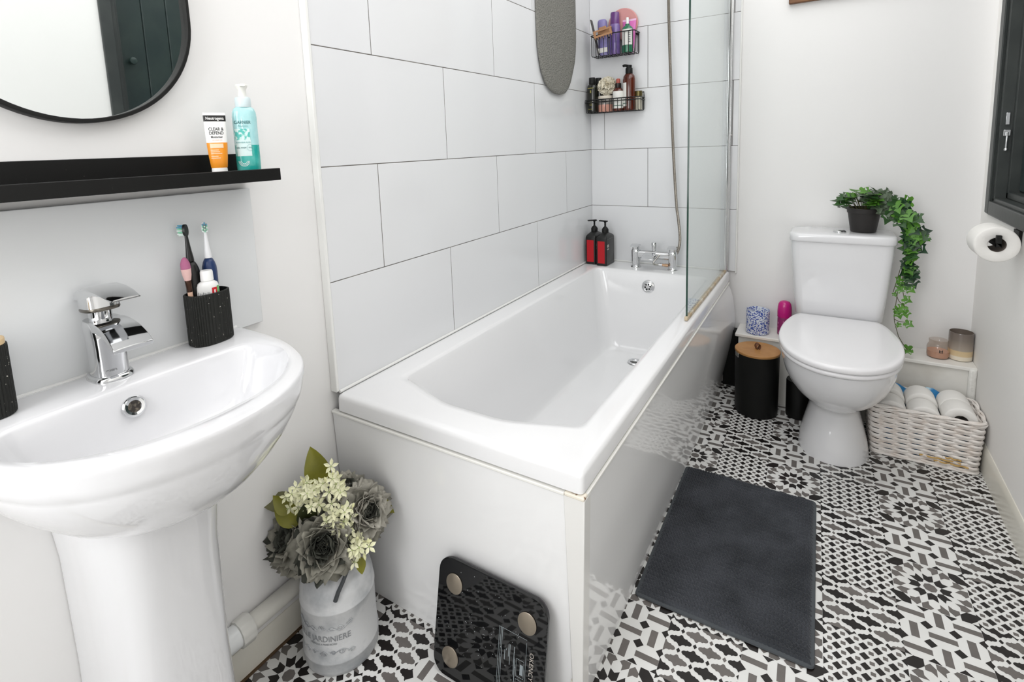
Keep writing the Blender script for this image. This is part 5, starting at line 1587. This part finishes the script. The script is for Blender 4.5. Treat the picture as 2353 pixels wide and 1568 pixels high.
def build_bouquet():
    r = root('artificial_bouquet', (CANX, CANY, .24), 'bunch of artificial grey peonies and cream star flowers standing in the milk can', 'bouquet')
    rw = random.Random(17)
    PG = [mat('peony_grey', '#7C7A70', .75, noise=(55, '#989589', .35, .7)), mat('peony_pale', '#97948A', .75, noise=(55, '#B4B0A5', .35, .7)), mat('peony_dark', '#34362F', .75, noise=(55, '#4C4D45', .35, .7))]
    def peony(c, d, R, seed, tone):
        q = random.Random(seed)
        d = Vector(d).normalized()
        t = d.orthogonal().normalized()
        b = d.cross(t)
        g = G()
        def petal(az, lean, size, rise, mi, cup):
            """lean 0 = upright, 1 = flat out"""
            rad = t * math.cos(az) + b * math.sin(az)
            tan = d.cross(rad)
            nu, nv = 9, 6
            vs = []
            ph = q.uniform(0, 6)
            for j in range(nv):
                v = j / (nv - 1)
                wdt = size * (.22 + .95 * math.sin(PI * min(1, .15 + .68 * v)) ** .8) * .52
                for i in range(nu):
                    u = i / (nu - 1) * 2 - 1
                    ang = lean * PI / 2 * (.55 + .45 * v)
                    out = size * v * math.sin(ang) + (1 - v) * .0
                    upz = size * v * math.cos(ang)
                    cupz = cup * size * (u * u) * .5
                    ruf = .11 * size * math.sin(u * 5 + ph) * v * v + .09 * size * math.sin(u * 9 + ph * 2) * v ** 3
                    edge = -.16 * size * (abs(u) ** 2.2) * v + .07 * size * math.sin(u * 7 + ph * 3) * v ** 3
                    p = rad * (out + rise[0] + ruf * math.cos(ang) - cupz * math.cos(ang)) + tan * (u * wdt) + d * (upz + rise[1] + edge + cupz * math.sin(ang) + ruf * math.sin(ang))
                    vs.append(Vector(c) + p)
            fs = [(j * nu + i, j * nu + i + 1, (j + 1) * nu + i + 1, (j + 1) * nu + i) for j in range(nv - 1) for i in range(nu - 1)]
            g.add(vs, fs, mi)
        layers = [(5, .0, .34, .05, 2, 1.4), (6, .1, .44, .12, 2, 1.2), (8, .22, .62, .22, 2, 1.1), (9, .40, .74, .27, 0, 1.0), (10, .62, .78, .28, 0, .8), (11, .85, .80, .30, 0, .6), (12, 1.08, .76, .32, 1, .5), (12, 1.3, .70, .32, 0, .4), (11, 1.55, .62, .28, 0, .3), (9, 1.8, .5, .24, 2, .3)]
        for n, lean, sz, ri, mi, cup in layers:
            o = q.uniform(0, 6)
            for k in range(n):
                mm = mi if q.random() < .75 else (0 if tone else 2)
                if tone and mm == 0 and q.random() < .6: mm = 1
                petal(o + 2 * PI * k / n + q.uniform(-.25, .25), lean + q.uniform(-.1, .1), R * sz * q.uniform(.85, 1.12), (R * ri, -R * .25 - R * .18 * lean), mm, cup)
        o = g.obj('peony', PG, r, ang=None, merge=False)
        for p in o.data.polygons: p.use_smooth = True
        md = o.modifiers.new('s', 'SOLIDIFY')
        md.thickness = .0005
    BOU = globals()['BOUQUET']
    for i, (c, d, R_, tone) in enumerate(BOU['peony']): peony(c, d, R_, 40 + i, tone)
    # star flower spray
    W = [mat('star_cream', '#EDEBCB', .55, noise=(90, '#E0E2B4', .4, .7)), mat('star_green', '#B9C985', .6), mat('star_bud', '#E4E3B0', .55)]
    g = G()
    def star(c, d, s):
        d = Vector(d).normalized()
        t = d.orthogonal().normalized()
        b = d.cross(t)
        o = rw.uniform(0, 6)
        for k in range(5):
            a = o + 2 * PI * k / 5
            rad = t * math.cos(a) + b * math.sin(a)
            tan = d.cross(rad)
            P = [(.06, 0, 0), (.35, .20, .03), (.62, .23, .10), (1.0, 0, .10), (.62, -.23, .10), (.35, -.20, .03), (.5, 0, -.02)]
            vs = [Vector(c) + (rad * x + tan * y + d * z) * s for x, y, z in P]
            g.add(vs, [(0, 1, 6), (1, 2, 6), (2, 3, 6), (3, 4, 6), (4, 5, 6), (5, 0, 6)], 0)
        g.add([Vector(c) + (t * math.cos(x) + b * math.sin(x)) * s * .1 + d * s * .04 for x in [i * PI / 3 for i in range(6)]] + [Vector(c) + d * s * .12], [(i, (i + 1) % 6, 6) for i in range(6)], 1)
        g.tube([Vector(c) - d * s * 1.3, Vector(c)], s * .07, 5, mi=1)
    def bud(c, d, s):
        d = Vector(d).normalized()
        M = d.to_track_quat('Z', 'Y').to_matrix().to_4x4()
        M.translation = Vector(c)
        k = len(g.v)
        g.lathe([(.05 * s, -s), (.10 * s, -.2 * s), (.26 * s, .1 * s), (.22 * s, .5 * s), (.05 * s, .8 * s), (0, .82 * s)], 8, mi=2)
        g.xf(M, k)
    for c, d, s in BOU['stars']: star(c, d, s)
    for c, d, s in BOU['buds']: bud(c, d, s)
    g.obj('star_flower_spray', W, r, ang=None, merge=False)
    # leaves
    lm = [mat('leaf_olive', '#6B6A14', .4, noise=(30, '#7C7A1E', .4, .7)), mat('leaf_dark', '#2E3418', .45, noise=(30, '#3E421E', .4, .7)), mat('leaf_sage', '#5E5D3C', .5)]
    for c, d, nrm, ln, wd, mi in BOU['leaf']:
        d, nrm = Vector(d).normalized(), Vector(nrm)
        nrm = (nrm - d * nrm.dot(d)).normalized()
        s = d.cross(nrm)
        nu, nv = 5, 9
        vs = []
        for j in range(nv):
            v = j / (nv - 1)
            wv = wd * math.sin(PI * (v * .97 + .03) ** .85) ** .8 * (1 - .25 * v) if v < 1 else 0
            for i in range(nu):
                u = i / (nu - 1) * 2 - 1
                vs.append(Vector(c) + d * ln * v + s * u * wv + nrm * (abs(u) * wv * .25 - ln * .18 * v * v))
        G().add(vs, [(j * nu + i, j * nu + i + 1, (j + 1) * nu + i + 1, (j + 1) * nu + i) for j in range(nv - 1) for i in range(nu - 1)]).obj('leaf', lm[mi], r, ang=60, merge=False)
    g = G()
    for c, d, R_, tone in BOU['peony']: g.tube([(0, 0, -.18), (c[0] * .3, c[1] * .3, -.02), Vector(c) - Vector(d).normalized() * R_ * .3], .003, 6)
    g.tube([(0, 0, -.18), (0, 0, -.02), (.0, -.01, .07)], .003, 6)
    g.obj('stem', mat('stem_green', '#3F4A22', .6), r)

def build_scale():
    # leans its top edge against the end panel
    w, h, t = .274, .252, .022
    ang = .195
    r = root('bathroom_scale', (.471, -1.7735, .003), 'black glass bathroom scale leaning upside down against the end of the bath', 'scale', rot=(-ang, 0, .0))
    BL = mat('black_glass', '#08090B', .03, spec=.6)
    def rr(s, y): return [(x, y, z + h / 2) for x, z in rrect(w / 2 - s, h / 2 - s, .034 - s, 8)]
    G().loft([rr(.0015, 0), rr(0, .0015), rr(0, .0075), rr(.0015, .009), rr(.006, .0095)]).obj('glass_plate', BL, r, ang=40)
    G().loft([rr(.004, .0095), rr(.003, .010), rr(.003, .014), rr(.006, .015)]).obj('back_frame', mat('scale_grey', '#3A363D', .4), r, ang=40)
    # round steel pads
    ST = mat('brushed_pad', '#9C9284', .32, .85)
    N, L = ST.node_tree.nodes, ST.node_tree.links
    g0 = None
    for k, (x, z) in enumerate(((-.092, .202), (.092, .198), (-.090, .046), (.092, .046))):
        g = G().lathe([(.0205, 0), (.0215, .0006), (.0215, .0018), (.0205, .0024), (0, .0025)], 40)
        g.xf(Matrix.Rotation(PI / 2, 4, 'X'))
        g.obj('contact_pad', ST, r, ang=40, loc=(x, 0, z))
    WH = mat('print_silver_grey', '#8E979B', .5)
    g = G()
    def bar(x0, x1, z0, z1): g.box(x0, x1, -.0003, 0.0, z0, z1)
    for x in (.0285, .0325, .036): bar(x, x + .0010, .035, .165)
    bar(.028, .094, .165, .1656); bar(.028, .094, .028, .0286); bar(.0935, .0941, .028, .160); bar(.0285, .029, .028, .165)
    for x, z0, z1 in ((.044, .105, .125), (.0475, .125, .128), (.053, .115, .14), (.056, .10, .14), (.066, .085, .14), (.0685, .06, .118)): bar(x, x + .0013, z0, z1)
    for z0, z1 in ((.086, .120), (.045, .080)):
        bar(.0725, .0731, z0, z1); bar(.090, .0906, z0, z1); bar(.0725, .0906, z0, z0 + .0006); bar(.0725, .0906, z1, z1 + .0006)
        bar(.0815, .0885, z0 + .006, z1 - .008)
    g.obj('printed_label', WH, r, ang=None)
    t_ = text_g('OKENCY', .0135, align='LEFT')
    t_.v = [(.106 + y, -.0004, .146 - x) for x, y, _ in t_.v]
    t_.obj('brand_writing', mat('print_silver', '#B5AEA6', .4), r, ang=None, merge=False)
    rw = random.Random(2)
    g = G()
    for i in range(70):
        x, z, q = rw.gauss(0, .045), .12 + rw.gauss(0, .05), rw.uniform(.0003, .0008)
        g.box(x - q, x + q, -.0002, 0, z - q, z + q)
    g.obj('dust_specks', mat('dust', '#A9ADAE', .9), r, ang=None)
build_scale()

def bouquet_plan():
    q = random.Random(23)
    core = [(-.022, -.047, .181), (-.029, -.055, .153), (.015, -.022, .189), (.044, -.007, .174), (.008, -.034, .142), (.037, -.017, .131), (.062, -.003, .125), (.03, -.026, .103), (.055, -.012, .092), (.064, -.01, .068), (.085, .001, .057), (.09, .001, .038)]
    stars, buds = [], []
    for i, c in enumerate(core):
        for k in range(7):
            p = Vector(c) + Vector((q.gauss(0, .013), q.gauss(0, .013), q.gauss(0, .012)))
            d = (q.uniform(.1, 1), q.uniform(-1, .1), q.uniform(.1, 1))
            stars.append((p, d, q.uniform(.0145, .019)))
        if i % 2 == 0: buds.append((Vector(c) + Vector((q.gauss(0, .013), q.gauss(0, .01), .014)), (q.uniform(-.3, .5), q.uniform(-.5, .3), 1), .012))
    buds += [(Vector((.022, -.004, .197)), (0, 0, 1), .013), (Vector((.03, .002, .198)), (.1, 0, 1), .013), (Vector((.098, .002, .03)), (.5, -.2, -1), .014), (Vector((.104, .01, .06)), (1, .2, .3), .014)]
    cam_ = (.7, -.5, .45)
    leaf = [((-.03, .005, .145), (-.30, -.05, 1), (.6, -.5, .3), .095, .032, 0), ((-.075, -.035, .108), (-.9, -.55, .30), (.3, -.3, 1), .092, .028, 2), ((-.040, -.058, .092), (-.8, -.35, .85), (.5, -.7, .35), .080, .028, 0),
            ((-.028, -.052, .088), (.35, .1, 1), (.7, -.6, .1), .075, .024, 1), ((.050, .082, .098), (.75, .35, -.55), (.5, -.4, .7), .062, .016, 0), ((.085, .0, .02), (.5, -.3, -1), (.7, -.5, .4), .035, .012, 0), ((-.06, -.06, .115), (-.35, -.3, .55), (.6, -.6, .4), .055, .02, 0)]
    return {'peony': [((-.068, -.066, .052), (-.12, -.75, .5), .066, 0), ((.034, -.050, .064), (.62, -.62, .36), .068, 0), ((.064, .050, .092), (.9, -.1, .45), .058, 1), ((-.008, .045, .125), (.1, .1, 1), .054, 1), ((.048, .055, .03), (.85, .35, .05), .046, 1), ((-.045, .01, .07), (-.8, .1, .5), .046, 0)],
            'stars': stars, 'buds': buds, 'leaf': leaf}
BOUQUET = bouquet_plan()
build_bouquet()
